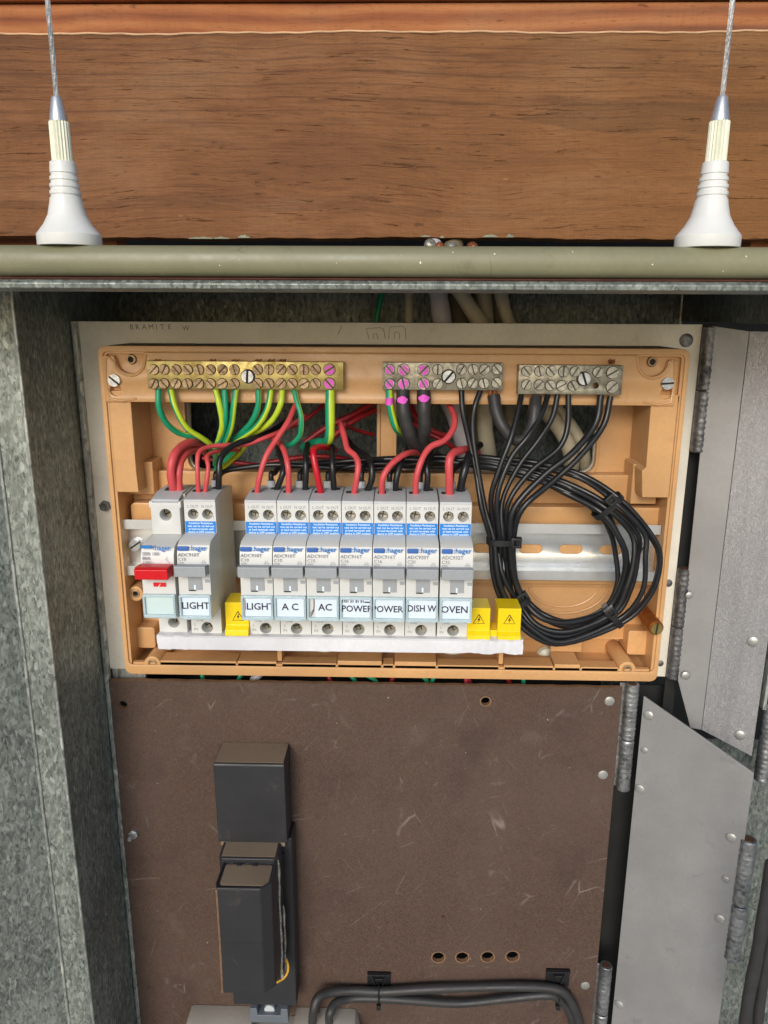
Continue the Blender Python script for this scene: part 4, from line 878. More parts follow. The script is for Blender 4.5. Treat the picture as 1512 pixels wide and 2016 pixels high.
# red wires
RG = 'red wires feeding the breakers'
TOPZ = 1.2
rl = [('thick red cable entering the red-lever main switch, left strand', [(343, 968, 58), (337, 930, 62), (340, 900, 60), (355, 880, 52), (378, 872, 40), (400, 878, 22), (415, 890, 6)], 2.7, 'red'),
      ('thick red cable entering the red-lever main switch, right strand', [(353, 968, 58), (351, 932, 58), (357, 904, 54), (374, 888, 44), (396, 886, 28), (412, 896, 6)], 2.5, 'red'),
      ('left red wire of the pair into the LIGHT breaker beside the main switch', [(391, 974, 61), (389, 940, 64), (389, 905, 62), (394, 889, 58), (412, 880, 52), (445, 877, 46), (485, 875, 40), (528, 860, 34), (560, 843, 26), (600, 818, 14)], 1.45, 'red'),
      ('right red wire of the pair into the LIGHT breaker beside the main switch', [(403, 974, 61), (406, 945, 62), (411, 918, 60), (407, 900, 56), (416, 891, 50), (440, 884, 40), (470, 886, 22)], 1.45, 'red'),
      ('red wire sweeping up from the leftmost of seven breakers to behind the brass bar', [(506, 976, 60), (510, 944, 64), (524, 900, 62), (546, 864, 56), (566, 831, 50), (579, 803, 42), (592, 782, 30)], 1.75, 'red'),
      ('short red wire into the A C breaker with the spaced label', [(568, 977, 60), (568, 925, 64), (561, 890, 58), (551, 874, 46), (535, 862, 24)], 1.75, 'red'),
      ('bright crimson wire into the breaker with the shifted AC label', [(633, 977, 60), (625, 940, 64), (617, 895, 62), (620, 882, 56), (636, 879, 48), (660, 886, 26)], 2.0, 'crimson'),
      ('wavy red wire into the breaker with the doubled POWER label', [(696, 978, 60), (701, 944, 64), (706, 916, 62), (698, 898, 58), (685, 884, 52), (678, 860, 44), (670, 834, 34)], 1.9, 'red'),
      ('red wire bending right from the clean POWER breaker', [(752, 979, 60), (752, 946, 64), (764, 920, 62), (784, 904, 58), (806, 892, 50), (828, 892, 30)], 1.9, 'red'),
      ('red wire curling high up from the DISH W breaker', [(818, 979, 60), (819, 942, 64), (829, 906, 62), (847, 880, 58), (874, 866, 54), (892, 846, 48), (894, 822, 40), (884, 796, 28)], 1.95, 'red'),
      ('thickest red wire hooking into the OVEN breaker', [(885, 978, 60), (884, 945, 64), (884, 908, 64), (891, 892, 60), (908, 886, 52), (925, 886, 34), (940, 892, 16)], 2.5, 'red')]
for lb, p, r, mt in rl: wire('red_wire', lb, p, r*.92, mt, RG)
bgl = [('dull red wire passing behind the thick earth wire, upper', [(600, 872, 10), (640, 842, 8), (690, 818, 4), (740, 790, -4)], 1.9),
       ('dull red wire passing behind the thick earth wire, lower', [(605, 890, 14), (650, 862, 10), (700, 826, 4), (742, 806, -6)], 1.9),
       ('dull red wire slanting up behind the kinked earth wire', [(553, 847, 20), (588, 832, 18), (625, 806, 12), (650, 782, 4)], 1.3),
       ('thin dark red wire dipping across the left knock-out', [(678, 836, 20), (700, 846, 4), (736, 856, -10)], 1.2),
       ('dark red wire left of the curling DISH W wire', [(806, 792, -4), (822, 826, 4), (850, 848, 8), (884, 860, 6)], 1.7),
       ('dark red wire lowest in the middle of the right knock-out', [(812, 832, 6), (842, 852, 14), (872, 868, 16), (905, 888, 6)], 1.5),
       ('dark red wire low among the black wires behind the AC breakers', [(520, 912, 8), (580, 902, 10), (640, 898, 10), (700, 908, 6)], 1.7),
       ('dark red wire behind the black wires of the left breakers', [(400, 902, 6), (470, 912, 10), (520, 918, 8)], 1.5)]
for lb, p, r in bgl: wire('red_wire', lb, p, r, 'darkred', 'dull red wires inside the knock-outs')
# black N OUT wires
NG = 'black wires feeding the breakers'
nl = [('black wire bending right from the LIGHT breaker beside the main switch', [(430, 968, 54), (431, 935, 58), (434, 905, 56), (448, 884, 50), (475, 870, 44), (510, 862, 34), (548, 842, 20), (575, 820, 8)], 1.8),
      ('black wire crooked into the leftmost of seven breakers', [(543, 968, 54), (554, 940, 57), (560, 918, 54), (553, 895, 48), (546, 872, 36), (544, 852, 20)], 1.75),
      ('black wire into the A C breaker with the spaced label', [(601, 968, 54), (601, 930, 57), (603, 900, 52), (606, 875, 36)], 1.75),
      ('black wire into the breaker with the shifted AC label', [(658, 968, 54), (655, 930, 57), (654, 900, 52), (654, 880, 36)], 1.75),
      ('black wire bowed into the breaker with the doubled POWER label', [(722, 969, 54), (732, 945, 57), (732, 916, 55), (722, 898, 48), (700, 884, 34), (684, 866, 20)], 1.9),
      ('black wire into the clean POWER breaker', [(779, 969, 54), (781, 944, 57), (788, 914, 54), (792, 898, 44), (800, 884, 28)], 1.75),
      ('black wire into the DISH W breaker', [(839, 969, 54), (841, 940, 57), (842, 912, 54), (850, 890, 42), (868, 876, 20)], 1.75),
      ('thick black wire leaning into the OVEN breaker', [(905, 970, 54), (912, 938, 57), (920, 905, 52), (930, 885, 36), (945, 876, 20)], 2.3)]
for lb, p, r in nl: wire('black_wire', lb, p, r, 'black', NG)
# white collars at the backs, each with its black tail
tails = [(424, 905, None), (535, 905, 1), (591, 905, 2), (647, 905, 3), (712, 905, 4), (767, 905, 5), (826, 905, 6), (893, 905, 7)]
colx = [424, 534, 591, 646, 712, 767, 826, 888]
names = ['the LIGHT breaker beside the main switch', 'the leftmost of seven breakers', 'the spaced A C breaker', 'the shifted AC breaker', 'the doubled POWER breaker', 'the clean POWER breaker', 'the DISH W breaker', 'the OVEN breaker']
for k, o in enumerate(brs):
    p = q(colx[k], 957, 45); b = MB(); b.lathe([(2.55, 0), (2.5, 4.6), (2.1, 4.6)], (p.x, -45, BZ1), (0, 0, 1), 16); b.build('wire_collar', 'lgrey', o)

# coil : each neutral tail runs from its bar, round the loop, to the back of its breaker
KG = 'black wires coiled at the right of the board'
heads = [[(908, 768, 43), (911, 812, 46), (925, 870, 47), (936, 930, 50), (948, 1000, 56)],
         [(946, 768, 43), (935, 800, 46), (931, 842, 47), (938, 905, 50), (955, 1000, 55)],
         [(1027, 772, 43), (1020, 815, 50), (1005, 866, 56), (983, 920, 58), (966, 985, 58)],
         [(1080, 772, 43), (1066, 815, 50), (1040, 860, 56), (1006, 905, 58), (978, 980, 60)],
         [(1098, 776, 43), (1086, 822, 46), (1058, 870, 50), (1020, 920, 52), (988, 990, 55)],
         [(1119, 776, 43), (1117, 840, 45), (1098, 884, 48), (1045, 928, 52), (1000, 992, 56)],
         [(1183, 778, 43), (1172, 835, 46), (1128, 890, 52), (1072, 934, 56), (1014, 1000, 60)],
         [(1202, 780, 43), (1188, 838, 46), (1142, 898, 52), (1092, 944, 56), (1028, 1002, 62)]]
ties_at = (968, 974, 980, 985, 991, 997, 1003, 1009)
inn = [(1010, 1065), (1018, 1130), (1040, 1185), (1078, 1213), (1130, 1222), (1190, 1198), (1213, 1150), (1213, 1095), (1202, 1048), (1176, 1010), (1112, 972), (1040, 942), (975, 925), (930, 918)]
out = [(964, 1065), (972, 1135), (994, 1192), (1042, 1252), (1108, 1271), (1226, 1226), (1282, 1168), (1299, 1098), (1288, 1050), (1222, 984), (1148, 936), (1060, 912), (980, 902), (930, 898)]
sv = [0, .12, .24, .38, .52, .78, .9, 1]; perm = [7, 5, 3, 6, 0, 4, 1, 2]
dep = [50, 56, 51, 57, 52, 58, 50, 55]
hl = ['leftmost black wire of the fan, from the middle bar', 'second black wire of the fan, kinked near the middle bar', 'black wire of the fan starting at the left end of the short bar', 'black wire of the fan just right of the thick loop', 'fifth black wire of the fan from the left', 'black wire dropping straight below the centre of the short bar before joining the fan', 'thicker black wire of the fan, second from its right', 'rightmost black wire of the fan']
for k in range(8):
    j = perm.index(k) if False else k
    s_ = sv[perm[k]]; hd = list(heads[k]); tie_x = 966+44*(k/7); pts = hd+[(tie_x, 1062, 56+3*math.sin(k*2.2))]
    for i, (a, c) in enumerate(zip(inn, out)):
        if i == 0: continue
        jit = 2.2*math.sin(i*1.7+k*2.1); ss = min(1, max(0, s_+(.10*math.sin(i*1.3+k*1.9) if i not in (2, 5, 9) else 0)))
        if i == 1: ss = 1-k/7*.95; ss = ss*.7+s_*.3
        f = dep[perm[k]] if i < 10 else (50-(i-9)*5.2)
        if i in (3, 4): f += 5
        pts.append((a[0]+(c[0]-a[0])*ss, a[1]+(c[1]-a[1])*ss, f+(2*math.sin(i+k) if i < 9 else 0)))
    # tail to the collar
    cx_ = colx[k]; y_ = 898+3.0*perm[k]
    if cx_ < 860:
        for xx in range(880, cx_+70, -70): pts.append((xx, y_+3*math.sin(xx*.02+k), 24+3*math.sin(k*1.7+xx*.013)))
    pts += [(cx_+28, y_+6, 28), (cx_+8, y_+18, 38), (cx_+1, 932, 44), (cx_, 950, 45)]
    wire('coiled_wire', hl[k]+' to the back of '+names[k] if False else hl[k], pts, (1.55, 1.55, 1.6, 1.6, 1.55, 1.6, 1.95, 1.75)[k], 'black', KG, sub=5, seg=10)
def strap_tie(px, py, f, a, rx, rf, label, hx, hy, hf, wdt=3.4, rot_=0):
    """nylon tie: flat band round the bundle, at right angles to it, and its square head"""
    c = q(px, py, f); ca, sa = math.cos(rad(a)), math.sin(rad(a)); u = Vector((ca, 0, sa)); v = Vector((-sa, 0, ca)); n = 26; b = MB(); rings = []
    for k in range(n):
        t_ = 2*math.pi*k/n; ce, se = math.cos(t_), math.sin(t_)
        d_ = u*(rx*math.copysign(abs(ce)**.75, ce))+Vector((0, -1, 0))*(rf*math.copysign(abs(se)**.75, se)); o_ = d_*1.0; o2 = d_*(1+.8/max(rx, rf))
        rings.append([b.v(c+o_+v*wdt/2), b.v(c+o2+v*wdt/2), b.v(c+o2-v*wdt/2), b.v(c+o_-v*wdt/2)])
    for k in range(n):
        r0, r1 = rings[k], rings[(k+1) % n]
        for i in range(4): b.face([r0[i], r0[(i+1) % 4], r1[(i+1) % 4], r1[i]])
    o = thing('cable_tie', label, 'cable tie', c, 'black nylon ties')
    b.build('tie_band', 'tie', o)
    h = q(hx, hy, hf); b = MB()
    def sq(r): return [(h.x+(x_*ca-z_*sa)*r, h.z+(x_*sa+z_*ca)*r) for x_, z_ in ((-1, -1), (1, -1), (1, 1), (-1, 1))]
    add_plate(b, sq(wdt*.88), [sq(wdt*.42)], hf-2.2, hf+2.2, .3); b.build('tie_head', 'tie', o)
    b = MB(); b.fprism(sq(wdt*.4), hf-2, hf+.2); 
    b.build('tie_tongue', 'tie', o)
    return o
strap_tie(988, 1064, 56, 0, 8.2, 6.2, 'cable tie gathering the fan of black wires left of the rail slots', 1016, 1068, 60)
strap_tie(1196, 996, 53, 44, 9.5, 6.5, 'cable tie at the upper right of the coil', 1203, 984, 62)
strap_tie(1016, 1188, 56, 30, 8, 6.5, 'cable tie at the lower left of the coil, above the yellow cap', 1030, 1176, 58)
strap_tie(1206, 1212, 56, -50, 7.5, 6.5, 'cable tie at the lower right of the coil near the brown post', 1203, 1206, 64)

# ------------------------------------------------------------------ sheathed cables behind the panel
CG = 'sheathed cables coming down behind the cream panel'
cl_ = [('narrow tan sheathed cable, leftmost of those above the panel', [(803, 500, -40), (804, 563, -30), (806, 640, -22), (812, 760, -14), (830, 840, -10), (850, 930, -20)], 2.7, 'cablegrey'),
       ('thick pale grey sheathed cable above the panel', [(852, 480, -40), (861, 563, -25), (870, 640, -18), (880, 760, -10), (900, 830, -8), (930, 930, -20)], 6.0, 'cablelilac'),
       ('broad dusty brown cable above the panel, behind the slanting one', [(892, 480, -60), (900, 563, -50), (906, 640, -46), (920, 800, -40), (940, 930, -40)], 6.5, 'cablebrown'),
       ('slanting tan sheathed cable crossing above the panel', [(872, 500, -20), (898, 563, -22), (948, 640, -20), (1010, 730, -14), (1068, 796, -8), (1110, 860, -6), (1124, 905, -10), (1118, 960, -30)], 5.0, 'cablegrey'),
       ('tan cable behind the slanting one above the panel', [(942, 500, -44), (948, 563, -38), (956, 640, -34), (952, 760, -20), (956, 850, -16), (968, 930, -24)], 5.2, 'cablegrey'),
       ('dark dusty cable second from the right above the panel', [(958, 500, -54), (966, 563, -48), (984, 640, -42), (1000, 780, -30), (1010, 930, -30)], 4.5, 'cablebrown'),
       ('rightmost tan sheathed cable above the panel', [(968, 500, -30), (983, 563, -26), (1004, 640, -20), (1060, 760, -16), (1130, 850, -14), (1152, 905, -14), (1150, 960, -30)], 4.2, 'cablegrey')]
for lb, p, r, mt in cl_: wire('sheathed_cable', lb, p, r, mt, CG, cat='cable', seg=16)
wire('green_wire', 'thin dark green wire above the panel, left of the sheathed cables', [(764, 500, -30), (755, 563, -26), (739, 636, -22), (726, 740, -30)], 1.9, 'green', None)
wire('sheathed_cable', 'cable just visible at the left edge of the left knock-out', [(366, 760, -3), (370, 800, -3), (371, 860, -3), (374, 920, -8)], 2.0, 'cablegrey', CG, cat='cable')
# wires in the slit above the brown board
sl_ = [(395, 400, 'gy'), (478, 470, 'gy'), (520, 500, 'cablelilac'), (640, 652, 'darkred'), (672, 700, 'gy'), (700, 740, 'gy'), (790, 770, 'darkred'), (812, 840, 'gy'), (872, 850, 'gy'), (905, 925, 'darkred'), (930, 918, 'red'), (985, 1002, 'darkred'), (1040, 1030, 'gy')]
adj = {'gy': 'green and yellow', 'cablelilac': 'pale grey', 'darkred': 'dark red', 'red': 'bright red'}
cnt = {}
for a, c, mt in sl_:
    cnt[mt] = cnt.get(mt, 0)+1
    tot = sum(1 for s in sl_ if s[2] == mt)
    lb = ('%s %s wire from the left in the slit above the brown board' % (ORD[cnt[mt]-1], adj[mt])) if tot > 1 else '%s wire in the slit above the brown board' % adj[mt]
    wire('slit_wire', lb, [(a, 1300, -14), ((a+c)/2, 1326, -10), (c, 1342, -9), (c+8, 1375, -14)], 3 if mt == 'cablelilac' else 1.5, mt, 'wires in the slit above the brown board')
# ------------------------------------------------------------------ brown meter board
G0, G1_ = 1.5, 5
bx0, bx1, bz1 = -199.2, 152.6, -246.6
holes = []
hp = [(863, 1885), (910, 1885), (960, 1884), (1009, 1883)]
for px, py in hp: p = q(px, py, 5); holes.append(circ(p.x, p.z, 4.6, 24))
for px, py, r in ((956, 1381, 3.1), (242, 1388, 3.0), (874, 1805, 1.5), (293, 1944, 1.2)): p = q(px, py, 5); holes.append(circ(p.x, p.z, r, 18))
edge = [(bx0, -620), (bx1, -620), (bx1, bz1+.2)]+[(bx1-(bx1-bx0)*k/60, bz1+.22*math.sin(k*1.7)+random.uniform(-.12, .12)) for k in range(1, 60)]+[(bx0, bz1)]
b = MB(); add_plate(b, edge, holes, G0, G1_, 0)
board = b.build('meter_board', ['board', 'board_edge'], label='scratched brown meter board under the distribution board', cat='board')
for p_ in board.data.polygons:
    if abs(p_.normal.y) < .5: p_.material_index = 1
b = MB(); bz_ = G1_
for px, py in hp+[(956, 1381)]:
    p = q(px, py, 5); r = 4.6 if py > 1500 else 3.1
    add_plate(b, circ(p.x, p.z, r+.75, 24, 1.04, 1), [circ(p.x, p.z, r+.02, 24)], 4.9, 5.06, 0)
b.build('frayed_rim', 'board_edge', board)
for px, py in ((1200, 1380), (1187, 1525), (1152, 1940)):
    b = MB(); dome(b, px, py, 5, 3.5, 1.0); b.build('rivet', 'rivet', board)
b = MB(); p = q(264, 1640, 5); b.lathe([(3.6, 0), (3.6, 2.6)], p, (0, -1, 0), 6); b.build('hex_nut', 'steel', board, bevel=.3)
b = MB(); b.lathe([(1.7, 2), (1.7, 7.5), (1.3, 8)], p, (-.12, -1, 0), 14); b.build('bolt_end', 'steel', board)
# added shade-black backing low in the box so the slots read as deep
# hinge knuckles
def knuckle(mb, x, f, z0, z1, r=4.6):
    n = 22; prof = [(r-.5, 0), (r, .5)]
    L = z1-z0; k = int(L/1.2)
    for i in range(1, k): prof.append((r+.16*math.sin(i*2.1)+random.uniform(-.12, .12), L*i/k))
    prof += [(r, L-.5), (r-.5, L)]
    mb.lathe(prof, (x, -f, z0), (0, 0, 1), n)
    mb.lathe([(r*.62, -.3), (r*.62, L+.3)], (x, -f, z0), (0, 0, 1), 14, 1)
def hinge(label, xs_, f, zlist, mt='hinge', r=4.6, leafs=None):
    o = thing('hinge', label, 'hinge', (xs_, -f, min(a for a, c in zlist)), 'galvanised barrel hinges')
    for a, c in zlist:
        b = MB(); knuckle(b, xs_, f, a, c, r); b.build('knuckle', [mt, 'rust'], o)
    if leafs:
        for x0, x1, f0, f1, z0, z1 in leafs:
            b = MB(); b.box(x0, x1, f0, f1, z0, z1); b.build('leaf', mt, o, bevel=.4)
    return o
hx = X(1240, 1400, 7)+.8
z_ = lambda px, py: Z(px, py, 9)
hz = [(Z(1240, 1459, 9), Z(1240, 1351, 9)), (Z(1232, 1560, 9), Z(1232, 1461, 9))]
hinge('barrel hinge at the top right corner of the brown board', hx, 5, hz, leafs=[(bx1-1, hx, 1, 2.4, hz[1][0]+1, hz[0][1]-1)])
hinge('barrel hinge low on the right side of the brown board', hx, 5, [(Z(1190, 2000, 9), Z(1190, 1908, 9)), (Z(1190, 2110, 9), Z(1190, 2003, 9))], leafs=[(bx1-1, hx, 1, 2.4, -580, Z(1190, 1910, 9)-1)])
hx2 = X(1395, 700, 4)
hinge('dull barrel hinge at the top right of the cream panel', hx2, 3, [(Z(1392, 768, 4), Z(1395, 643, 4)), (Z(1382, 890, 4), Z(1388, 770, 4))], 'hinge_dark', leafs=[(PX1-2, hx2, -2.5, -1, Z(1382, 888, 4), Z(1395, 645, 4)-1)])
hinge('dull barrel hinge at the lower right of the cream panel', hx2, 3, [(Z(1345, 1233, 4), Z(1348, 1120, 4)), (Z(1335, 1336, 4), Z(1342, 1235, 4))], 'hinge_dark', leafs=[(PX1-2, hx2, -2.5, -1, Z(1335, 1334, 4), Z(1348, 1122, 4)-1)])
b = MB(); b.box(157, XR, -30, -28.5, -620, Z(1250, 1348, -29)); b.box(187, XR, -12, -11, -620, ZT-26); b.build('inner_frame', 'black_void', box)  # added black sheets, painted shade beside the hinges
b = MB(); b.box(-203, 156, -60, -59, -618, -262); b.build('inner_backing', 'black_void', box)  # added black sheet paints the shade behind the board holes

# sheets swung open on the right : found by keeping their edges level / upright in the world
def depth_for_z(px, py, z):
    lo, hi = -60., 330.
    for _ in range(50):
        m_ = (lo+hi)/2
        if Z(px, py, m_) < z: lo = m_
        else: hi = m_
    return m_
def slab(name, pts3, th, mt, parent=None, bevel=.25, **kw):
    P = [Vector(p) for p in pts3]; n = (P[1]-P[0]).cross(P[2]-P[0]).normalized()
    if n.y > 0: n = -n
    b = MB(); b.prism([p-n*th for p in P], n*th); return b.build(name, mt, parent, bevel=bevel, **kw), n
# upper cover: narrow return flange near the hinge, then the wide face coming forward
zA = Z(1381, 1437, 12); fB = 24.
zT = Z(1455, 652, 12)
A0 = Vector((X(1381, 1440, 12), -12, zA)); B0 = Vector((X(1480, 1489, fB), -fB, Z(1480, 1489, fB)))
A1 = Vector((A0.x, -12, zT)); dirn = (B0-A0).normalized()
print('upper cover', A0, B0, fB)
ext = 60
right = B0+Vector((0, 0, 0))
cov = thing('cover_plate', 'tall grey bent cover plate hinged open at the right of the cream panel', 'cover plate', A0)
B1 = Vector((B0.x, B0.y, zT)); 
slab('front_face', [A0, B0, B1, A1], 1.5, 'spangle_plate', cov)
fl0 = Vector((X(1337, 1341, 10), -10, Z(1337, 1341, 10))); fl1 = Vector((X(1407, 642, 10), -10, Z(1407, 642, 10))); fl2 = Vector((X(1359, 1433, 12), -12, Z(1359, 1433, 12)))
slab('side_flange', [A0+Vector((-.2, 0, 0)), A1+Vector((-.2, 0, 0)), fl1+Vector((0, 3, 0)), fl0+Vector((0, 3, 0)), fl2], 1.5, 'zinc_plate', cov)
def rivet_on(parent, P0, nrm, px, py, r=3.8):
    """rivet where the pixel ray meets a sheet"""
    d = rot((px-756)/F, (1008-py)/F, 1); c0 = Vector((0, -D, 0)); t_ = (P0-c0).dot(nrm)/d.dot(nrm); p = c0+d*t_
    b = MB(); b.lathe([(r, 0), (r*.98, r*.12)]+[(r*math.cos(rad(a)), r*.12+r*.3*math.sin(rad(a))) for a in (20, 40, 60, 78)], p, nrm, 22); return b.build('rivet', 'rivet', parent)
def nrm_of(a, b_, c):
    n = (b_-a).cross(c-a).normalized(); return -n if n.y > 0 else n
n1 = nrm_of(A0, B0, A1)
for px, py in ((1482, 1263), (1457, 1447)): rivet_on(cov, A0, n1, px, py, 3.6)
n2 = nrm_of(A0, fl1, fl0)
rivet_on(cov, fl0, n2, 1350, 1330, 3); rivet_on(cov, fl0, n2, 1357, 1172, 2.4)
# lower leaf
C0 = Vector((X(1267, 1371, 6), -6, Z(1267, 1371, 6))); fD = 48.; D0 = Vector((X(1484, 1523, fD), -fD, Z(1484, 1523, fD)))
C1 = Vector((C0.x, C0.y, -620)); D1 = Vector((D0.x, D0.y, -620))
print('lower leaf', C0, D0, fD)
leaf = thing('hinged_leaf', 'flat grey riveted leaf hinged open beside the brown board', 'hinged plate', (C0.x, C0.y, -620))
slab('leaf_plate', [C0, D0, D1, C1], 1.6, 'zinc_plate', leaf)
n3 = nrm_of(C0, D0, C1)
for px, py in ((1277, 1408), (1260, 1553), (1440, 1649), (1418, 1809), (1219, 1977)): rivet_on(leaf, C0, n3, px, py, 3.6)
for px, py in ((1269, 1477), (1429, 1731)): rivet_on(leaf, C0, n3, px, py, 2.6)
# far hinge on the leaf's right edge, and the galvanised strip behind it
hD = Vector((D0.x, D0.y, 0))+Vector((3.4, 1, 0)); fh = -hD.y
def zx(py, px=1470): return Z(px, py, fh)
hinge('bright rippled barrel hinge at the far right edge of the grey leaf', hD.x, fh, [(zx(1778, 1465), zx(1652, 1480)), (zx(1886, 1455), zx(1780, 1465))], 'hinge', r=5.2)
hE = Vector((B0.x, B0.y, 0))+Vector((8.5, 0, 0))
hinge('smooth barrel hinge beside the tall cover plate at the right border', hE.x, -hE.y, [(Z(1500, 1535, -hE.y), Z(1505, 1383, -hE.y))], 'hinge', r=5)
# galvanised door leaf behind both, at the right border
b = MB(); b.box(hE.x-6.5, hE.x-4.6, fB-4, fB+2, -250, -10); b.build('edge_strip', 'galv_edge', cov)
# ------------------------------------------------------------------ black cartridge fuse holder
fh_ = thing('fuse_holder', 'dusty black cartridge fuse holder on the brown board', 'fuse holder', (X(510, 1900, 5), -5, Z(510, 1980, 5)))
bxa, bxb = X(436, 1464, 6), X(571, 1464, 6); zt_ = Z(500, 1464, 6); zmid = Z(500, 1655, 27); zbot = Z(525, 1979, 24)
print('fuse', bxa, bxb, zt_, zmid, zbot)
b = MB(); b.xprism([(5.1, zt_), (30, zt_-.4), (31, zt_-1.4), (29, zmid), (5.1, zmid)], bxa, bxb-.4); b.build('upper_housing', 'meter', fh_, bevel=1.1, seg=3)
b = MB(); b.box(bxa+.8, bxb-1.2, 5.6, 29.6, zt_+.05, zt_+.3); b.build('dust_layer', 'dust', fh_)
b = MB(); b.xprism([(5.1, zmid-.1), (24, zmid-.1), (24, zbot), (5.1, zbot)], bxa+3, bxb+2); b.build('lower_housing', 'meter', fh_, bevel=.8)
b = MB(); b.xprism([(24.1, zmid-.2), (28.5, zmid-.2), (28.5, zmid-3.2), (24.1, zmid-3.2)], bxa+1.5, bxb-2); b.build('dusty_ledge', 'dust', fh_, bevel=.3)
ck0, ck1 = X(436, 1660, 34), X(551, 1660, 34); cz1 = Z(500, 1691, 45); cz0 = Z(545, 1905, 34)
b = MB(); b.zprism([(ck0, 24.2), (ck0, 42), (ck0+2.5, 45), (ck1-2.5, 45), (ck1, 42), (ck1, 24.2)], cz0, cz1); b.build('carrier_collar', 'meter', fh_, bevel=1.0)
b = MB(); b.box(ck0+2, ck1-2, 26, 43, cz1+.1, cz1+.35); b.build('dust_layer', 'dust', fh_)
fc = 69; ca, cb = X(421, 1752, fc), X(538, 1752, fc); fz1, fz0 = Z(480, 1751, fc), Z(500, 1957, fc)
b = MB(); b.zprism([(ca+1.2, 44), (ca, 64), (ca+1.5, fc), (cb-8.5, fc), (cb-2, 63), (cb-1, 44)], fz0, fz1); b.build('carrier_body', 'meter', fh_, bevel=1.0, seg=3)
b = MB(); add_plate(b, [(ca+1.5, 0), (ca+.3, 0)][:0] or rrect(ca+3, cb-4, 46.5, 66, 2), [], 0, .35, .05)
for v_ in b.bm.verts: v_.co = Vector((v_.co.x, -v_.co.z, fz1+.1-v_.co.y))
b.build('dusty_top', 'dust', fh_)
b = MB(); b.tube([(ca+1.4, -44.6, fz1+.3), (ca+1, -64, fz1+.3), (ca+2, -fc+.3, fz1+.3), (cb-8.5, -fc+.3, fz1+.3), (cb-3, -63, fz1+.3), (cb-2, -44.6, fz1+.3)], .8, 8, 1); b.build('raised_rim', 'meter', fh_)
b = MB()
for k in range(4): b.box(ca+5+k*5.4, ca+8+k*5.4, 42, 46+(k % 2)*2.5, fz1-.5, fz1+1.0)
b.build('moulded_catch', 'meter', fh_, bevel=.3)
b = MB(); zs_ = Z(480, 1857, fc); b.box(ca+1, cb-8.5, fc-.3, fc+.08, zs_-.2, zs_+.2); b.build('seam', 'slot', fh_)
b = MB(); b.tube([(ca+1.6, -(fc-.3), fz1-.5), (ca+1.9, -(fc-.2), (fz0+fz1)/2), (ca+1.6, -(fc-.3), fz0+.5)], .6, 6, 3); b.build('worn_edge', 'board_edge', fh_)
b = MB()
pts = [(ck1+random.uniform(-.3, .4), -(43.2+random.uniform(-.5, .5)), cz1-2-(cz1-cz0-3)*k/14) for k in range(15)]
b.tube(pts, lambda u: .7+.5*abs(math.sin(u*17)), 7, 3); pts2 = [(x_+1.6, y_+6, z) for x_, y_, z in pts[6:]]; b.tube(pts2, lambda u: .5+.5*abs(math.sin(u*9)), 7, 3); b.build('scraped_metal_edge', 'worn', fh_)
b = MB(); b.box(bxb-4.8, bxb-3.4, 24.05, 25.6, Z(560, 1850, 25), Z(560, 1680, 25)); b.build('side_slot', 'slot', fh_)
b = MB(); P = [q(563, 1888, 36), q(567, 1900, 39), q(566, 1914, 40), q(558, 1926, 42), q(545, 1934, 46)]; b.tube(P, .8, 8, 5); b.build('orange_wire', 'goldwire', fh_)
cz = Z(525, 1984, 24)
b = MB(); cx0, cx1 = X(492, 1995, 24), X(568, 1995, 24)
b.fprism([(cx0, cz-13), (cx1, cz-13), (cx1-.5, cz), (cx1-5.5, cz), (cx1-6, cz-6), (cx0+6, cz-6), (cx0+5.5, cz), (cx0+.5, cz)], 5.2, 25); b.build('lower_connector', 'conn', fh_, bevel=.5)
b = MB(); p = q(531, 1986, 20); b.lathe([(4, 0), (4, 3), (3.4, 3.6)], (p.x, -18, p.z), (0, -1, 0), 22); b.build('white_button', 'lgrey', fh_, bevel=.2)
# grey meter case at the bottom border
gx0, gx1 = X(368, 1982, 14), X(702, 1994, 14); gz = Z(530, 1985, 7)
gb = thing('meter_case', 'pale grey meter case cut off by the bottom border', 'meter', ((gx0+gx1)/2, -5, -620))
nx0, nx1 = X(488, 2000, 30), X(574, 2000, 30); c1, c2 = X(616, 2000, 30), X(648, 2000, 30)
def notch(x, w_, d_, r=1.2): return [(x+w_, gz), (x+w_, gz-d_+r), (x+w_-r, gz-d_), (x-w_+r, gz-d_), (x-w_, gz-d_+r), (x-w_, gz)]
ol = [(gx0-6, -560), (gx1+6, -560), (gx1+.5, gz-4), (gx1-1.2, gz-.8), (gx1-4, gz)]+notch(c2, 2.6, 5)+notch(c1, 2.6, 5)+[(nx1, gz), (nx1, gz-8.5), (nx0, gz-8.5), (nx0, gz), (gx0+4, gz), (gx0+1, gz-1)]
b = MB(); add_plate(b, ol, [], 5.1, 30, .7); b.build('case_body', 'greybox', gb, ang=30)
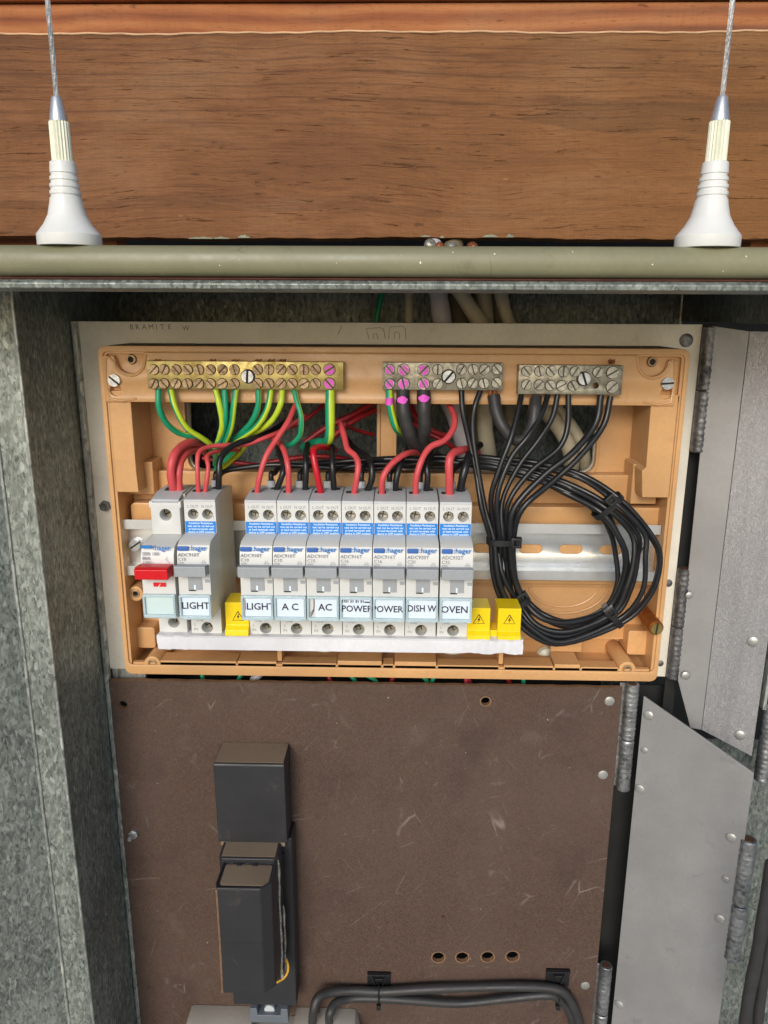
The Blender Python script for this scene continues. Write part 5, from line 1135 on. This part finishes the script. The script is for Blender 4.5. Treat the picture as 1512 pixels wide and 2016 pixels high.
# black cables and their mounts
wire('meter_cable', 'upper black cable running from the grey case along the brown board', [(615, 2012, 22), (617, 1990, 24), (628, 1964, 20), (655, 1953, 14), (700, 1951, 11), (750, 1951, 11), (840, 1946, 11), (930, 1943, 11), (1020, 1941, 11), (1085, 1945, 11), (1112, 1958, 12), (1130, 1984, 12), (1142, 2020, 12), (1146, 2060, 12)], 3.35, 'blackthick', 'black meter cables', cat='cable', seg=14)
wire('meter_cable', 'lower black cable sagging between the two mounts on the brown board', [(648, 2012, 22), (650, 1995, 24), (662, 1976, 18), (690, 1966, 12), (745, 1965, 11), (820, 1970, 11), (908, 1976, 11), (1000, 1965, 11), (1080, 1959, 13), (1106, 1972, 11), (1122, 1995, 11), (1130, 2030, 11), (1132, 2060, 12)], 3.2, 'blackthick', 'black meter cables', cat='cable', seg=14)
for px0, px1, py0, py1, lb in ((723, 769, 1920, 1948, 'left black tie mount holding the two cables'), (1077, 1124, 1914, 1940, 'right black tie mount holding the two cables')):
    x0, x1 = X(px0, py0, 9), X(px1, py0, 9); z1_, z0_ = Z(px0, py0, 9), Z(px0, py1+6, 9)
    o = thing('tie_mount', lb, 'tie mount', ((x0+x1)/2, -5, z0_), 'black tie mounts')
    b = MB(); cx_ = (x0+x1)/2; b.box(x0, x1, 5.1, 6.3, z0_, z1_)
    for sg_ in (-1, 1): b.prism([(cx_+sg_*5.2, -6.3, z1_-.6), (cx_+sg_*6.2, -6.3, z1_-.6), (cx_+sg_*2.4, -6.3, z0_+2), (cx_+sg_*1.4, -6.3, z0_+2)], (0, -2, 0))
    b.box(cx_-3, cx_+3, 6.3, 8.6, z1_-5.5, z1_-4); b.box(x0, x1, 5.1, 9, z1_-.7, z1_); b.build('mount_base', 'tie', o, bevel=.2)
    zc_ = Z(px0, 1957, 11); b = MB(); n = 22; rr = []
    for k in range(n):
        a = 2*math.pi*k/n; rr.append((-(11+4.2*math.cos(a)), zc_+7.4*math.sin(a)))
    b.tube([(cx_, y_, z) for y_, z in rr]+[(cx_, *rr[0])], .75, 6, 1); b.build('tie_band', 'tie', o)
    b = MB(); b.box(cx_-1.6, cx_+1.6, 11, 15.5, zc_-10.5, zc_-6.8); b.build('tie_head', 'tie', o, bevel=.3)
# black cable at the right border
wire('meter_cable', 'black cable running down the right border', [(1520, 1700, 118), (1506, 1790, 116), (1490, 1880, 112), (1472, 1970, 108), (1462, 2060, 104)], 3.6, 'blackthick', 'black meter cables', cat='cable', seg=14)
wire('meter_cable', 'second black cable beside the one at the right border', [(1530, 1760, 112), (1512, 1880, 110), (1496, 1970, 106), (1488, 2060, 102)], 3.2, 'blackthick', 'black meter cables', cat='cable', seg=14)
